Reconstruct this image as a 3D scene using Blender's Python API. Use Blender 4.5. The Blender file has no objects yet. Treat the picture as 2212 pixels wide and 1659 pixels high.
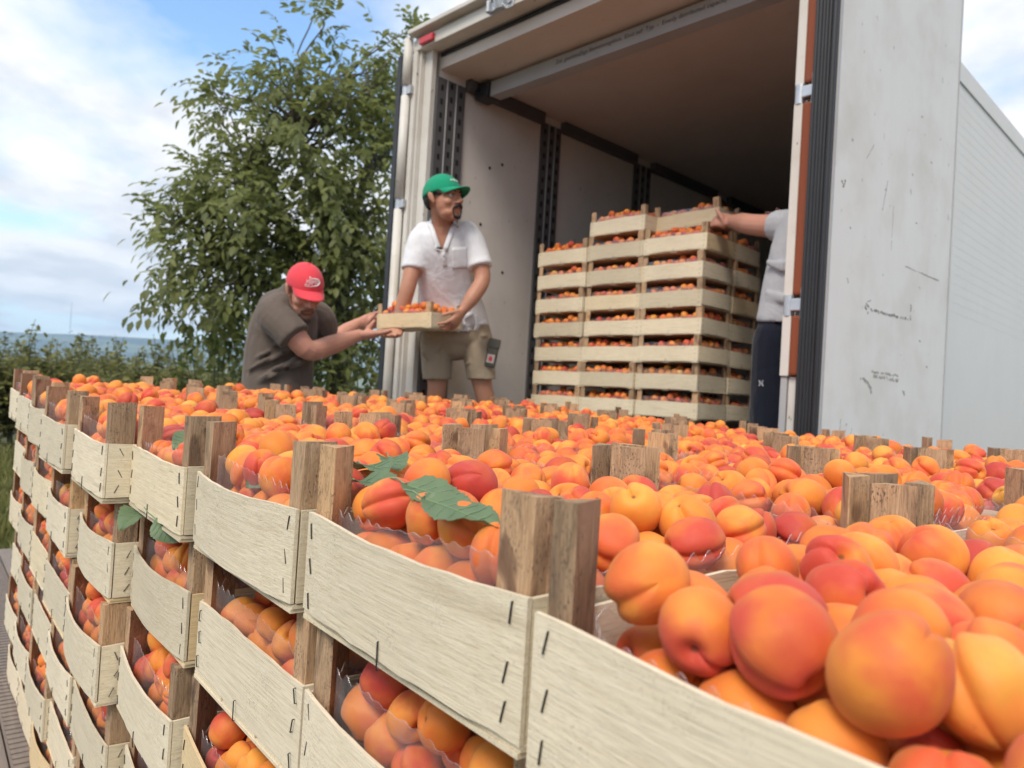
import bpy, bmesh, math, random
import numpy as np
from mathutils import Vector, Matrix, Euler
from mathutils.bvhtree import BVHTree

R = math.radians
random.seed(7)
rng = np.random.default_rng(7)
scene = bpy.context.scene
col = scene.collection

# ------------------------------------------------------------------ camera, sky, sun, exposure
CAM = Vector((0.0, 0.0, 1.80))
FPX = 1615.0                                   # focal length for a 2212 px wide frame
cd = bpy.data.cameras.new("camera")
cam = bpy.data.objects.new("camera", cd)
col.objects.link(cam)
CX = Vector((0.9982, -0.0010, 0.0600)); CB = Vector((0.0, -0.9999, -0.016)); CU = CB.cross(CX)
CX.normalize(); CB.normalize(); CU.normalize(); CX = CU.cross(CB)
cam.matrix_world = Matrix(((CX.x, CU.x, CB.x, CAM.x), (CX.y, CU.y, CB.y, CAM.y), (CX.z, CU.z, CB.z, CAM.z), (0, 0, 0, 1)))
cd.sensor_width = 36.0
cd.lens = FPX / 2212 * 36
cd.clip_start = 0.01
cd.clip_end = 20000
cd.dof.use_dof = True
cd.dof.focus_distance = 0.80
cd.dof.aperture_fstop = 9.5
scene.camera = cam

SUN_EL, SUN_AZ = R(50), math.atan2(-0.40, -0.92)      # towards the sun: x = sin(az), y = cos(az)
world = bpy.data.worlds.new("World")
scene.world = world
world.use_nodes = True
wn, wl = world.node_tree.nodes, world.node_tree.links
wn.clear()
wo = wn.new("ShaderNodeOutputWorld")
bg = wn.new("ShaderNodeBackground"); bg.inputs["Strength"].default_value = 0.08
sky = wn.new("ShaderNodeTexSky"); sky.sky_type = 'NISHITA'; sky.sun_disc = False
sky.sun_elevation = SUN_EL; sky.sun_rotation = SUN_AZ
sky.air_density = 1.0; sky.dust_density = 0.6; sky.ozone_density = 2.5
tcw = wn.new("ShaderNodeTexCoord")
sep = wn.new("ShaderNodeSeparateXYZ"); wl.new(tcw.outputs["Generated"], sep.inputs[0])
def wmath(op, a, b=None, clamp=False):
    n = wn.new("ShaderNodeMath"); n.operation = op; n.use_clamp = clamp
    for i, v in enumerate((a, b)):
        if v is None: continue
        if isinstance(v, (int, float)): n.inputs[i].default_value = v
        else: wl.new(v, n.inputs[i])
    return n.outputs[0]
zc = wmath('ADD', wmath('MAXIMUM', sep.outputs["Z"], 0.0), 0.16)
cmb = wn.new("ShaderNodeCombineXYZ")
wl.new(wmath('DIVIDE', sep.outputs["X"], zc), cmb.inputs[0])
wl.new(wmath('DIVIDE', sep.outputs["Y"], zc), cmb.inputs[1])
mp = wn.new("ShaderNodeMapping"); mp.inputs["Location"].default_value = (0.3, 9.1, 0.0); mp.inputs["Scale"].default_value = (1.0, 0.8, 1.0)
mp.inputs["Rotation"].default_value = (0, 0, R(7))
wl.new(cmb.outputs[0], mp.inputs[0])
nz = wn.new("ShaderNodeTexNoise"); nz.inputs["Scale"].default_value = 0.85; nz.inputs["Detail"].default_value = 9; nz.inputs["Roughness"].default_value = 0.55
wl.new(mp.outputs[0], nz.inputs["Vector"])
rp = wn.new("ShaderNodeValToRGB"); rp.color_ramp.elements[0].position = 0.36; rp.color_ramp.elements[1].position = 0.50
wl.new(nz.outputs["Fac"], rp.inputs[0])
nz2 = wn.new("ShaderNodeTexNoise"); nz2.inputs["Scale"].default_value = 2.6; nz2.inputs["Detail"].default_value = 7; nz2.inputs["Roughness"].default_value = 0.6
wl.new(mp.outputs[0], nz2.inputs["Vector"])
rp2 = wn.new("ShaderNodeValToRGB")
rp2.color_ramp.elements[0].color = (5.3, 5.45, 5.75, 1); rp2.color_ramp.elements[0].position = 0.40
rp2.color_ramp.elements[1].color = (7.3, 7.2, 7.1, 1); rp2.color_ramp.elements[1].position = 0.59
wl.new(nz2.outputs["Fac"], rp2.inputs[0])
hz = wmath('SUBTRACT', 1.0, wmath('MULTIPLY', sep.outputs["Z"], 5.0), True)      # thicker cloud towards the horizon
fac = wmath('MAXIMUM', rp.outputs["Color"], wmath('MULTIPLY', hz, 0.8))
mxw = wn.new("ShaderNodeMix"); mxw.data_type = 'RGBA'
skm = wn.new("ShaderNodeMix"); skm.data_type = 'RGBA'; skm.blend_type = 'MULTIPLY'; skm.inputs[0].default_value = 1.0
wl.new(sky.outputs[0], skm.inputs[6]); skm.inputs[7].default_value = (1.6, 1.75, 1.75, 1)
wl.new(fac, mxw.inputs[0]); wl.new(skm.outputs[2], mxw.inputs[6]); wl.new(rp2.outputs[0], mxw.inputs[7])
wl.new(mxw.outputs[2], bg.inputs["Color"]); wl.new(bg.outputs[0], wo.inputs[0])

sl = bpy.data.lights.new("sun", 'SUN'); sl.energy = 1.5; sl.angle = R(20); sl.color = (1.0, 0.93, 0.83)
sun = bpy.data.objects.new("sun", sl); col.objects.link(sun)
sd = Vector((math.sin(SUN_AZ) * math.cos(SUN_EL), math.cos(SUN_AZ) * math.cos(SUN_EL), math.sin(SUN_EL)))
sun.rotation_euler = sd.to_track_quat('Z', 'Y').to_euler()
sun.location = (-4, -3, 9)

scene.view_settings.view_transform = 'Standard'
scene.view_settings.look = 'None'
scene.view_settings.exposure = 1.08
scene.view_settings.gamma = 1.0
scene.view_settings.use_curve_mapping = False
scene.render.engine = 'CYCLES'
scene.cycles.use_denoising = True
scene.cycles.max_bounces = 8
scene.cycles.diffuse_bounces = 4
scene.cycles.transparent_max_bounces = 24

# ------------------------------------------------------------------ helpers
def ray(x, y):
    return CX * ((x - 1106) / FPX) - CU * ((y - 829.5) / FPX) - CB
def at(x, y, depth):
    """the point seen at pixel (x, y) of a 2212 x 1659 frame, depth metres in front of the camera"""
    return CAM + ray(x, y) * depth
def px(p):
    v = Vector(p) - CAM; z = -v.dot(CB)
    return 1106 + FPX * v.dot(CX) / z, 829.5 - FPX * v.dot(CU) / z, z

def props(o, label=None, cat=None, group=None, kind=None):
    if label: o["label"] = label
    if cat: o["category"] = cat
    if group: o["group"] = group
    if kind: o["kind"] = kind
    return o
def link(name, me, parent=None, mat=None):
    o = bpy.data.objects.new(name, me); col.objects.link(o)
    if parent is not None: o.parent = parent
    if mat is not None and me is not None and not me.materials: me.materials.append(mat)
    return o
def empty(name, loc=(0, 0, 0), rz=0.0, mw=None):
    o = bpy.data.objects.new(name, None); col.objects.link(o); o.empty_display_size = 0.1
    if mw is not None: o.matrix_world = mw
    else: o.location = loc; o.rotation_euler = (0, 0, rz)
    return o
def me_from(name, v, f, smooth=False, mat=None):
    me = bpy.data.meshes.new(name); me.from_pydata([tuple(p) for p in v], [], f); me.update()
    if smooth: me.polygons.foreach_set("use_smooth", [True] * len(me.polygons))
    if mat is not None: me.materials.append(mat)
    return me
def bm_me(name, bm, mat=None, smooth=False):
    bmesh.ops.recalc_face_normals(bm, faces=bm.faces)
    me = bpy.data.meshes.new(name); bm.to_mesh(me); bm.free()
    if smooth: me.polygons.foreach_set("use_smooth", [True] * len(me.polygons))
    if mat is not None: me.materials.append(mat)
    return me
def box(bm, x0, x1, y0, y1, z0, z1, bev=0.0, M=None):
    r = bmesh.ops.create_cube(bm, size=1.0)
    vs = r["verts"]
    for v in vs:
        v.co = Vector(((x0 + x1) / 2 + v.co.x * (x1 - x0), (y0 + y1) / 2 + v.co.y * (y1 - y0), (z0 + z1) / 2 + v.co.z * (z1 - z0)))
    if bev > 0:
        es = list({e for v in vs for e in v.link_edges})
        q = bmesh.ops.bevel(bm, geom=es, offset=bev, segments=2, affect='EDGES', profile=0.6)
        vs = list({v for f in q["faces"] for v in f.verts} | {v for v in vs if v.is_valid})
    if M is not None:
        for v in vs: v.co = M @ v.co
    return vs
def tube(bm, pts, rads, n=10, side=None, cap=True):
    """closed tube through pts; rads = r or (a, b) per point, a along side, b across it"""
    pts = [Vector(p) for p in pts]; rings = []; prev = None
    for i, p in enumerate(pts):
        t = (pts[min(i + 1, len(pts) - 1)] - pts[max(i - 1, 0)]).normalized()
        if side is not None: u = Vector(side)
        elif prev is not None: u = prev
        else: u = Vector((1, 0, 0)) if abs(t.x) < 0.8 else Vector((0, 1, 0))
        u = (u - t * u.dot(t)).normalized(); w = t.cross(u); prev = u
        r = rads[i] if isinstance(rads, (list, tuple)) else rads
        a, b = r if isinstance(r, (list, tuple)) else (r, r)
        rings.append([bm.verts.new(p + u * (a * math.cos(2 * math.pi * k / n)) + w * (b * math.sin(2 * math.pi * k / n))) for k in range(n)])
    for A, B in zip(rings, rings[1:]):
        for k in range(n): bm.faces.new((A[k], A[(k + 1) % n], B[(k + 1) % n], B[k]))
    if cap: bm.faces.new(rings[0][::-1]); bm.faces.new(rings[-1])
    return rings
def ell(bm, c, r, M=None, seg=16, rings=10):
    q = bmesh.ops.create_uvsphere(bm, u_segments=seg, v_segments=rings, radius=1.0)
    for v in q["verts"]:
        p = Vector((v.co.x * r[0], v.co.y * r[1], v.co.z * r[2])) + Vector(c)
        v.co = M @ p if M is not None else p
def smooth_pts(pts, n=4):
    P = [Vector(p) for p in pts]; out = []
    for i in range(len(P) - 1):
        a, b, c, d = P[max(i - 1, 0)], P[i], P[i + 1], P[min(i + 2, len(P) - 1)]
        for k in range(n):
            t = k / n
            out.append(0.5 * ((2 * b) + (c - a) * t + (2 * a - 5 * b + 4 * c - d) * t * t + (3 * b - a - 3 * c + d) * t ** 3))
    return out + [P[-1]]
def smooth_val(vals, n=4):
    out = []
    for a, b in zip(vals, vals[1:]):
        for k in range(n):
            t = k / n; t = t * t * (3 - 2 * t)
            if isinstance(a, tuple): out.append((a[0] + (b[0] - a[0]) * t, a[1] + (b[1] - a[1]) * t))
            else: out.append(a + (b - a) * t)
    return out + [vals[-1]]
def limb(bm, pts, rads, n=14, sub=4, side=None):
    tube(bm, smooth_pts(pts, sub), smooth_val(rads, sub), n, side)
    for p, r in ((pts[0], rads[0]), (pts[-1], rads[-1])):
        rr = min(r) if isinstance(r, tuple) else r
        ell(bm, p, (rr, rr, rr), seg=12, rings=8)
def fuse(name, bm, voxel, mat, it=3, post=None):
    """overlapping closed shells -> one continuous smooth skin"""
    me = bpy.data.meshes.new(name); bmesh.ops.recalc_face_normals(bm, faces=bm.faces); bm.to_mesh(me); bm.free()
    o = bpy.data.objects.new(name, me); col.objects.link(o)
    m = o.modifiers.new("r", 'REMESH'); m.mode = 'VOXEL'; m.voxel_size = voxel
    s = o.modifiers.new("s", 'SMOOTH'); s.factor = 0.5; s.iterations = it
    dg = bpy.context.evaluated_depsgraph_get()
    me2 = bpy.data.meshes.new_from_object(o.evaluated_get(dg))
    bpy.data.objects.remove(o); bpy.data.meshes.remove(me)
    me2.name = name; me2.materials.clear(); me2.materials.append(mat)
    if post: post(me2)
    me2.polygons.foreach_set("use_smooth", [True] * len(me2.polygons))
    return me2

# ------------------------------------------------------------------ materials
class Mat:
    def __init__(s, name, rough=0.6, color=(0.5, 0.5, 0.5), metal=0.0):
        s.m = bpy.data.materials.new(name); s.m.use_nodes = True
        s.t = s.m.node_tree; s.n = s.t.nodes; s.l = s.t.links
        s.b = s.n["Principled BSDF"]; s.out = s.n["Material Output"]
        s.set("Roughness", rough); s.set("Metallic", metal); s.set("Base Color", (*color, 1))
        s._tc = None
    def set(s, k, v):
        i = s.b.inputs[k]
        if hasattr(v, "is_linked"): s.l.new(v, i)
        else: i.default_value = v
    def N(s, typ, ins=None, **kw):
        n = s.n.new(typ)
        for k, v in kw.items(): setattr(n, k, v)
        for k, v in (ins or {}).items():
            if hasattr(v, "is_linked"): s.l.new(v, n.inputs[k])
            else: n.inputs[k].default_value = v
        return n
    def coord(s, which="Object", scale=(1, 1, 1), rand=False):
        if s._tc is None: s._tc = s.N("ShaderNodeTexCoord")
        v = s._tc.outputs[which]
        if rand:
            oi = s.N("ShaderNodeObjectInfo")
            mul = s.N("ShaderNodeMath", {0: oi.outputs["Random"], 1: 37.0}, operation='MULTIPLY')
            v = s.N("ShaderNodeVectorMath", {0: v, 1: mul.outputs[0]}, operation='ADD').outputs[0]
        return s.N("ShaderNodeMapping", {"Vector": v, "Scale": scale}).outputs[0]
    def noise(s, vec, scale=5.0, detail=4.0, rough=0.55, dist=0.0):
        return s.N("ShaderNodeTexNoise", {"Vector": vec, "Scale": scale, "Detail": detail, "Roughness": rough, "Distortion": dist}).outputs["Fac"]
    def ramp(s, fac, stops):
        r = s.N("ShaderNodeValToRGB", {0: fac}); e = r.color_ramp.elements
        while len(e) < len(stops): e.new(0.5)
        for x, (p, c) in zip(e, stops):
            x.position = p; x.color = (*c, 1) if len(c) == 3 else c
        return r.outputs[0]
    def mix(s, fac, a, b, mode='MIX'):
        n = s.N("ShaderNodeMix", data_type='RGBA', blend_type=mode)
        for k, v in ((0, fac), (6, a), (7, b)):
            if hasattr(v, "is_linked"): s.l.new(v, n.inputs[k])
            else: n.inputs[k].default_value = (*v, 1) if isinstance(v, tuple) and len(v) == 3 else v
        return n.outputs[2]
    def math(s, op, a, b=0.0, clamp=False):
        return s.N("ShaderNodeMath", {0: a, 1: b}, operation=op, use_clamp=clamp).outputs[0]
    def bump(s, h, strength=0.3, dist=0.001):
        s.set("Normal", s.N("ShaderNodeBump", {"Height": h, "Strength": strength, "Distance": dist}).outputs[0])
G3 = lambda v: (v, v, v)
def simple(name, color, rough=0.6, metal=0.0, var=0.12, scale=8.0, bump=0.0):
    m = Mat(name, rough, color, metal)
    n = m.noise(m.coord("Object"), scale, 5)
    m.set("Base Color", m.mix(n, tuple(c * (1 - var) for c in color), tuple(min(1, c * (1 + var)) for c in color)))
    if bump: m.bump(n, bump, 0.004)
    return m.m

def wood_board(name, axis, c0, c1, c2):
    """peeled poplar board: fine grain along axis, grey wash, mould specks; tint differs from board to board"""
    m = Mat(name, 0.78)
    def along(a, l):
        v = [a, a, a]; v[axis] = l; return m.coord("Object", v, True)
    g = m.noise(along(60, 1.6), 6.0, 6, 0.65, 0.3)
    g2 = m.noise(along(260, 6), 4.0, 4, 0.7, 0.5)
    w = m.noise(along(14, 2.5), 1.6, 4, 0.6, 0.8)
    base = m.ramp(g, [(0.22, c0), (0.5, c1), (0.8, c2)])
    base = m.mix(m.math('MULTIPLY', w, 0.5), base, (0.60, 0.545, 0.445))
    fib = m.ramp(g2, [(0.34, G3(0.62)), (0.50, G3(1.0)), (0.72, G3(1.10))])
    base = m.mix(0.5, base, fib, 'MULTIPLY')
    oi = m.N("ShaderNodeObjectInfo")
    tint = m.ramp(oi.outputs["Random"], [(0.0, (0.88, 0.84, 0.76)), (0.35, (1.05, 1.01, 0.93)), (0.75, (1.16, 1.11, 1.03)), (0.90, (1.10, 1.01, 0.85)), (1.0, (1.08, 0.89, 0.62))])
    base = m.mix(1.0, base, tint, 'MULTIPLY')
    streak = m.ramp(m.noise(along(30, 1.6), 2.2, 3, 0.5, 0.5), [(0.60, G3(0.0)), (0.78, G3(0.45))])
    base = m.mix(streak, base, (0.42, 0.33, 0.215))
    spec = m.noise(m.coord("Object", (1, 1, 1), True), 520.0, 2, 0.5)
    dirt = m.ramp(spec, [(0.58, G3(0.0)), (0.70, G3(1.0))])
    blot = m.ramp(m.noise(m.coord("Object", (1, 1, 1), True), 14.0, 3), [(0.46, G3(0.0)), (0.72, G3(0.65))])
    base = m.mix(m.math('MULTIPLY', dirt, blot), base, (0.12, 0.10, 0.085))
    crack = m.ramp(m.noise(along(90, 1.5), 1.5, 2, 0.5, 0.8), [(0.492, G3(0.0)), (0.5, G3(0.55)), (0.508, G3(0.0))])
    base = m.mix(m.math('MULTIPLY', crack, m.ramp(w, [(0.5, G3(0)), (0.62, G3(1))])), base, (0.22, 0.17, 0.12))
    m.set("Base Color", base)
    m.bump(m.math('ADD', g, m.math('MULTIPLY', g2, 0.6)), 0.5, 0.0011)
    return m.m
BOARD_X = wood_board("board wood lengthwise", 0, (0.58, 0.48, 0.33), (0.72, 0.64, 0.49), (0.80, 0.73, 0.60))
BOARD_Y = wood_board("board wood crosswise", 1, (0.60, 0.51, 0.37), (0.74, 0.67, 0.54), (0.82, 0.76, 0.64))
def post_wood():
    m = Mat("post wood", 0.82)
    g = m.noise(m.coord("Object", (90, 90, 5), True), 7.0, 7, 0.72, 0.5)
    base = m.ramp(g, [(0.24, (0.21, 0.128, 0.070)), (0.44, (0.43, 0.285, 0.170)), (0.62, (0.58, 0.415, 0.265)), (0.80, (0.70, 0.54, 0.38))])
    st = m.noise(m.coord("Object", (16, 16, 5), True), 3.0, 5, 0.65, 0.9)
    base = m.mix(m.ramp(st, [(0.50, G3(0.0)), (0.70, G3(0.85))]), base, (0.125, 0.082, 0.056))
    knot = m.ramp(m.noise(m.coord("Object", (1, 1, 0.7), True), 26.0, 1, 0.3, 0.6), [(0.66, G3(0.0)), (0.72, G3(0.7))])
    base = m.mix(knot, base, (0.15, 0.08, 0.05))
    sp = m.noise(m.coord("Object", (1, 1, 0.5), True), 560.0, 2)
    base = m.mix(m.math('MULTIPLY', m.ramp(sp, [(0.55, G3(0)), (0.66, G3(0.85))]), m.ramp(m.noise(m.coord("Object", (1, 1, 1), True), 24.0, 3), [(0.42, G3(0)), (0.62, G3(1))])), base, (0.045, 0.038, 0.034))
    oi = m.N("ShaderNodeObjectInfo")
    base = m.mix(1.0, base, m.ramp(oi.outputs["Random"], [(0.0, (0.70, 0.66, 0.62)), (0.5, (1.0, 0.95, 0.90)), (0.8, (1.12, 1.0, 0.9)), (1.0, (1.25, 1.12, 0.92))]), 'MULTIPLY')
    m.set("Base Color", base); m.bump(g, 0.8, 0.0018)
    return m.m
POST = post_wood()
STAPLE = simple("dark staple wire", (0.07, 0.065, 0.065), 0.45, 0.7, 0.3, 200)
def film(name, milk, gl):
    m = Mat(name)
    tr = m.N("ShaderNodeBsdfTransparent", {"Color": (0.97, 0.97, 0.98, 1)})
    df = m.N("ShaderNodeBsdfDiffuse", {"Color": (0.80, 0.80, 0.84, 1)})
    gs = m.N("ShaderNodeBsdfGlossy", {"Roughness": 0.14, "Color": (1, 1, 1, 1)})
    sc = m.ramp(m.noise(m.coord("Object", (1, 1, 1), True), 22.0, 5, 0.6, 1.0), [(0.35, G3(milk * 0.55)), (0.75, G3(milk * 1.7))])
    a = m.N("ShaderNodeMixShader", {0: sc, 1: tr.outputs[0], 2: df.outputs[0]})
    b = m.N("ShaderNodeMixShader", {0: gl, 1: a.outputs[0], 2: gs.outputs[0]})
    m.l.new(b.outputs[0], m.out.inputs[0])
    return m.m
FILM = film("clear tray film", 0.075, 0.055)
FILM_RIM = film("film cut edge", 0.17, 0.14)

def apricot_mat(name, lo, mid, hi, blush, amount, purple=0.0):
    m = Mat(name, 0.56)
    lo, mid, hi = (tuple(x * q for x in c) for c, q in ((lo, 0.80), (mid, 0.84), (hi, 0.90)))
    c = m.coord("Object", (1, 1, 1), True)
    n1 = m.noise(c, 0.55, 2, 0.4)
    base = m.ramp(n1, [(0.30, lo), (0.50, mid), (0.72, hi)])
    n2 = m.noise(c, 0.62, 3, 0.5, 0.3)
    sx = m.N("ShaderNodeSeparateXYZ", {0: m._tc.outputs["Object"]}).outputs[0]      # one cheek was turned to the sun
    n2 = m.math('ADD', n2, m.math('MULTIPLY', sx, 0.13))
    bl = m.ramp(n2, [(0.57 - amount, G3(0.0)), (0.66 - amount * 0.9, G3(0.5)), (0.80 - amount * 0.8, G3(1.0))])
    base = m.mix(m.math('MULTIPLY', bl, 0.92), base, blush)
    if purple: base = m.mix(m.ramp(n2, [(0.74 - purple, G3(0)), (0.95 - purple, G3(0.8))]), base, (0.20, 0.022, 0.035))
    fr = m.noise(c, 11.0, 2)
    base = m.mix(m.ramp(fr, [(0.66, G3(0.0)), (0.76, G3(0.22))]), base, (0.42, 0.10, 0.03))
    fine = m.noise(c, 3.0, 3)
    base = m.mix(0.07, base, m.mix(fine, tuple(x * 0.75 for x in mid), tuple(min(1, x * 1.2) for x in hi)))
    sx3 = m.N("ShaderNodeSeparateXYZ", {0: m._tc.outputs["Object"]}).outputs
    ax_ = m.math('ADD', m.math('MULTIPLY', sx3[0], sx3[0]), m.math('MULTIPLY', sx3[1], sx3[1]))
    pit = m.math('MULTIPLY', m.ramp(ax_, [(0.002, G3(1.0)), (0.011, G3(0.0))]), m.math('GREATER_THAN', sx3[2], 0.0))
    base = m.mix(m.math('MULTIPLY', pit, 0.8), base, (0.12, 0.05, 0.02))
    scar = m.ramp(m.noise(c, 2.4, 5, 0.7, 1.0), [(0.70, G3(0.0)), (0.76, G3(0.45))])
    base = m.mix(scar, base, (0.36, 0.12, 0.045))
    m.set("Base Color", base)
    m.set("Subsurface Weight", 0.14); m.set("Subsurface Radius", (0.9, 0.30, 0.10)); m.set("Subsurface Scale", 0.006)
    m.set("Sheen Weight", 0.07); m.set("Sheen Roughness", 0.6)
    m.set("Specular IOR Level", 0.30)
    pore = m.noise(c, 38.0, 2)
    m.bump(m.math('ADD', m.noise(c, 1.6, 3), m.math('MULTIPLY', pore, 0.22)), 0.40, 0.0016)
    return m.m
APR = [
    ("golden orange", apricot_mat("apricot skin golden", (0.78, 0.225, 0.026), (0.88, 0.305, 0.040), (0.92, 0.38, 0.060), (0.78, 0.16, 0.04), 0.05)),
    ("warm orange", apricot_mat("apricot skin orange", (0.74, 0.185, 0.026), (0.85, 0.255, 0.036), (0.90, 0.34, 0.055), (0.70, 0.095, 0.040), 0.08)),
    ("red-blushed", apricot_mat("apricot skin blushed", (0.74, 0.19, 0.026), (0.86, 0.285, 0.040), (0.91, 0.37, 0.06), (0.60, 0.055, 0.040), 0.13)),
    ("red flushed", apricot_mat("apricot skin red", (0.72, 0.16, 0.026), (0.82, 0.23, 0.036), (0.88, 0.31, 0.05), (0.53, 0.042, 0.036), 0.19)),
    ("crimson", apricot_mat("apricot skin crimson", (0.64, 0.11, 0.03), (0.74, 0.17, 0.036), (0.82, 0.24, 0.045), (0.45, 0.034, 0.036), 0.25, 0.04)),
    ("pale yellow", apricot_mat("apricot skin pale", (0.76, 0.30, 0.04), (0.84, 0.40, 0.065), (0.83, 0.47, 0.10), (0.80, 0.25, 0.05), 0.03)),
]
APR_W = [0.23, 0.27, 0.26, 0.15, 0.075, 0.015]

def leaf_mat(name, c, trans=0.35, var=0.35):
    m = Mat(name, 0.5)
    oi = m.N("ShaderNodeAttribute", attribute_name="tone")
    n = m.noise(m.coord("Object"), 9.0, 3)
    cc = m.mix(oi.outputs["Fac"], tuple(x * (1 - var) for x in c), (c[0] * (1 + var * 1.7), c[1] * (1 + var), c[2] * (1 + var * .5)))
    cc = m.mix(m.math('MULTIPLY', n, 0.4), cc, tuple(x * 0.6 for x in c))
    m.set("Base Color", cc); m.set("Specular IOR Level", 0.4)
    tl = m.N("ShaderNodeBsdfTranslucent", {"Color": cc})
    mx = m.N("ShaderNodeMixShader", {0: trans, 1: m.b.outputs[0], 2: tl.outputs[0]})
    m.l.new(mx.outputs[0], m.out.inputs[0])
    return m.m
TREE_LEAF = leaf_mat("walnut leaf", (0.205, 0.255, 0.095), 0.6)
BUSH_LEAF = leaf_mat("young shoot leaf", (0.105, 0.165, 0.040), 0.42)
HEDGE_LEAF = leaf_mat("orchard leaf", (0.185, 0.205, 0.066), 0.45)
FRUIT_LEAF = leaf_mat("fallen apricot leaf", (0.13, 0.205, 0.11), 0.12, 0.2)
BARK = simple("bark", (0.10, 0.085, 0.065), 0.9, 0, 0.4, 20, 0.6)
GREEN_BARK = simple("green shoot bark", (0.10, 0.11, 0.05), 0.8, 0, 0.3, 30)

# ------------------------------------------------------------------ ground, hills, far things
def build_ground():
    m = Mat("field soil and grass", 0.95)
    c = m.coord("Object")
    a = m.ramp(m.noise(c, 0.35, 6, 0.6), [(0.40, (0.12, 0.095, 0.065)), (0.58, (0.075, 0.095, 0.035))])
    b = m.mix(m.math('MULTIPLY', m.noise(c, 9.0, 6, 0.7), 0.6), a, (0.05, 0.055, 0.025))
    m.set("Base Color", b); m.bump(m.noise(c, 14.0, 6, 0.7), 0.7, 0.05)
    n = 40; v = []; f = []
    xs = np.sign(np.linspace(-1, 1, n)) * np.abs(np.linspace(-1, 1, n)) ** 3 * 5700
    for y in xs:
        for x in xs: v.append((x, y, 0.0))
    for j in range(n - 1):
        for i in range(n - 1): f.append((j * n + i, j * n + i + 1, (j + 1) * n + i + 1, (j + 1) * n + i))
    props(link("ground", me_from("ground", v, f, False, m.m)), kind='structure')
    # far wooded hill with a paler valley in front of it
    def ridge(name, dist, h, slope, rough, mat, seed, x0=-1.35, x1=1.35):
        r = np.random.default_rng(seed); N = 160; v = []; f = []
        ph = r.uniform(0, 6.28, 6)
        for i in range(N):
            t = x0 + (x1 - x0) * i / (N - 1)
            top = h + slope * (t + 0.6) + rough * sum(math.sin(t * (3 + 4.3 * k) + ph[k]) / (k + 1.5) for k in range(6))
            for q, (dy, fz) in enumerate(((-0.22, 0.0), (-0.12, 0.45), (-0.05, 0.85), (0.0, 1.0), (0.15, 0.9), (0.4, 0.0))):
                v.append((t * dist, dist * (1 + dy), top * fz - (2 if fz == 0 else 0)))
        for i in range(N - 1):
            for q in range(5): f.append((i * 6 + q, (i + 1) * 6 + q, (i + 1) * 6 + q + 1, i * 6 + q + 1))
        return props(link(name, me_from(name, v, f, True, mat)), kind='structure')
    hm = Mat("far woodland", 0.95); c = hm.coord("Object")
    hm.set("Base Color", hm.ramp(hm.noise(hm.coord("Object", (0.35, 1, 3)), 0.0045, 8, 0.7), [(0.35, (0.016, 0.028, 0.020)), (0.48, (0.032, 0.050, 0.028)), (0.55, (0.13, 0.16, 0.075)), (0.64, (0.05, 0.07, 0.035))]))
    fm = Mat("far fields", 0.95); c = fm.coord("Object")
    fm.set("Base Color", fm.ramp(fm.noise(c, 0.004, 5, 0.5), [(0.38, (0.09, 0.13, 0.05)), (0.52, (0.20, 0.21, 0.10)), (0.66, (0.10, 0.15, 0.06))]))
    ridge("hills", 4200, 205, 60, 9, hm.m, 3)
    ridge("valley_terrain", 2300, 34, 4, 6, fm.m, 5)
build_ground()

def haze():
    bm = bmesh.new(); box(bm, -6100, 6100, -5800, 6300, -8, 420)
    m = bpy.data.materials.new("pale air"); m.use_nodes = True; t = m.node_tree; t.nodes.clear()
    o = t.nodes.new("ShaderNodeOutputMaterial"); v = t.nodes.new("ShaderNodeVolumePrincipled")
    v.inputs["Color"].default_value = (0.50, 0.71, 1.0, 1); v.inputs["Density"].default_value = 0.00017; v.inputs["Anisotropy"].default_value = 0.0
    t.links.new(v.outputs[0], o.inputs["Volume"])
    props(link("haze", bm_me("haze", bm, m)), "thin bluish haze lying over the far hills", "haze", kind='stuff')
haze()
scene.cycles.volume_bounces = 1

# ------------------------------------------------------------------ foliage
def leaf_cloud(name, centers, dirs, ups, lens, widths, mat, parent, fold=0.25, droop=0.25):
    """many folded leaf blades joined in one mesh, each with its own tone"""
    n = len(centers)
    C, D, U = (np.asarray(a, float) for a in (centers, dirs, ups))
    D /= np.linalg.norm(D, axis=1, keepdims=True)
    S = np.cross(D, U); S /= np.linalg.norm(S, axis=1, keepdims=True) + 1e-9
    U = np.cross(S, D)
    L = np.asarray(lens)[:, None]; W = np.asarray(widths)[:, None]
    prof = [(0.0, 0, 0), (0.38, -1, fold), (0.38, 1, fold), (0.42, 0, 0.0), (0.75, -0.72, fold * .7), (0.75, 0.72, fold * .7), (0.78, 0, -0.02), (1.0, 0, 0)]
    P = np.stack([C + D * L * t + S * W * s + U * (W * z - droop * L * t * t) for t, s, z in prof], 1)
    v = P.reshape(-1, 3)
    tf = np.array([(0, 3, 1), (0, 2, 3), (1, 3, 6), (1, 6, 4), (3, 2, 5), (3, 5, 6), (4, 6, 7), (6, 5, 7)])
    f = (tf[None] + (np.arange(n) * 8)[:, None, None]).reshape(-1, 3)
    me = bpy.data.meshes.new(name)
    me.vertices.add(len(v)); me.vertices.foreach_set("co", v.ravel())
    me.loops.add(f.size); me.loops.foreach_set("vertex_index", f.ravel().astype(np.int32))
    me.polygons.add(len(f)); me.polygons.foreach_set("loop_start", np.arange(0, f.size, 3, dtype=np.int32))
    me.update(calc_edges=True)
    at_ = me.attributes.new("tone", 'FLOAT', 'POINT')
    at_.data.foreach_set("value", np.repeat(rng.random(n), 8).astype(np.float32))
    me.materials.append(mat)
    me.validate()
    o = link(name, me, parent)
    o["kind"] = "stuff"
    return o
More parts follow.
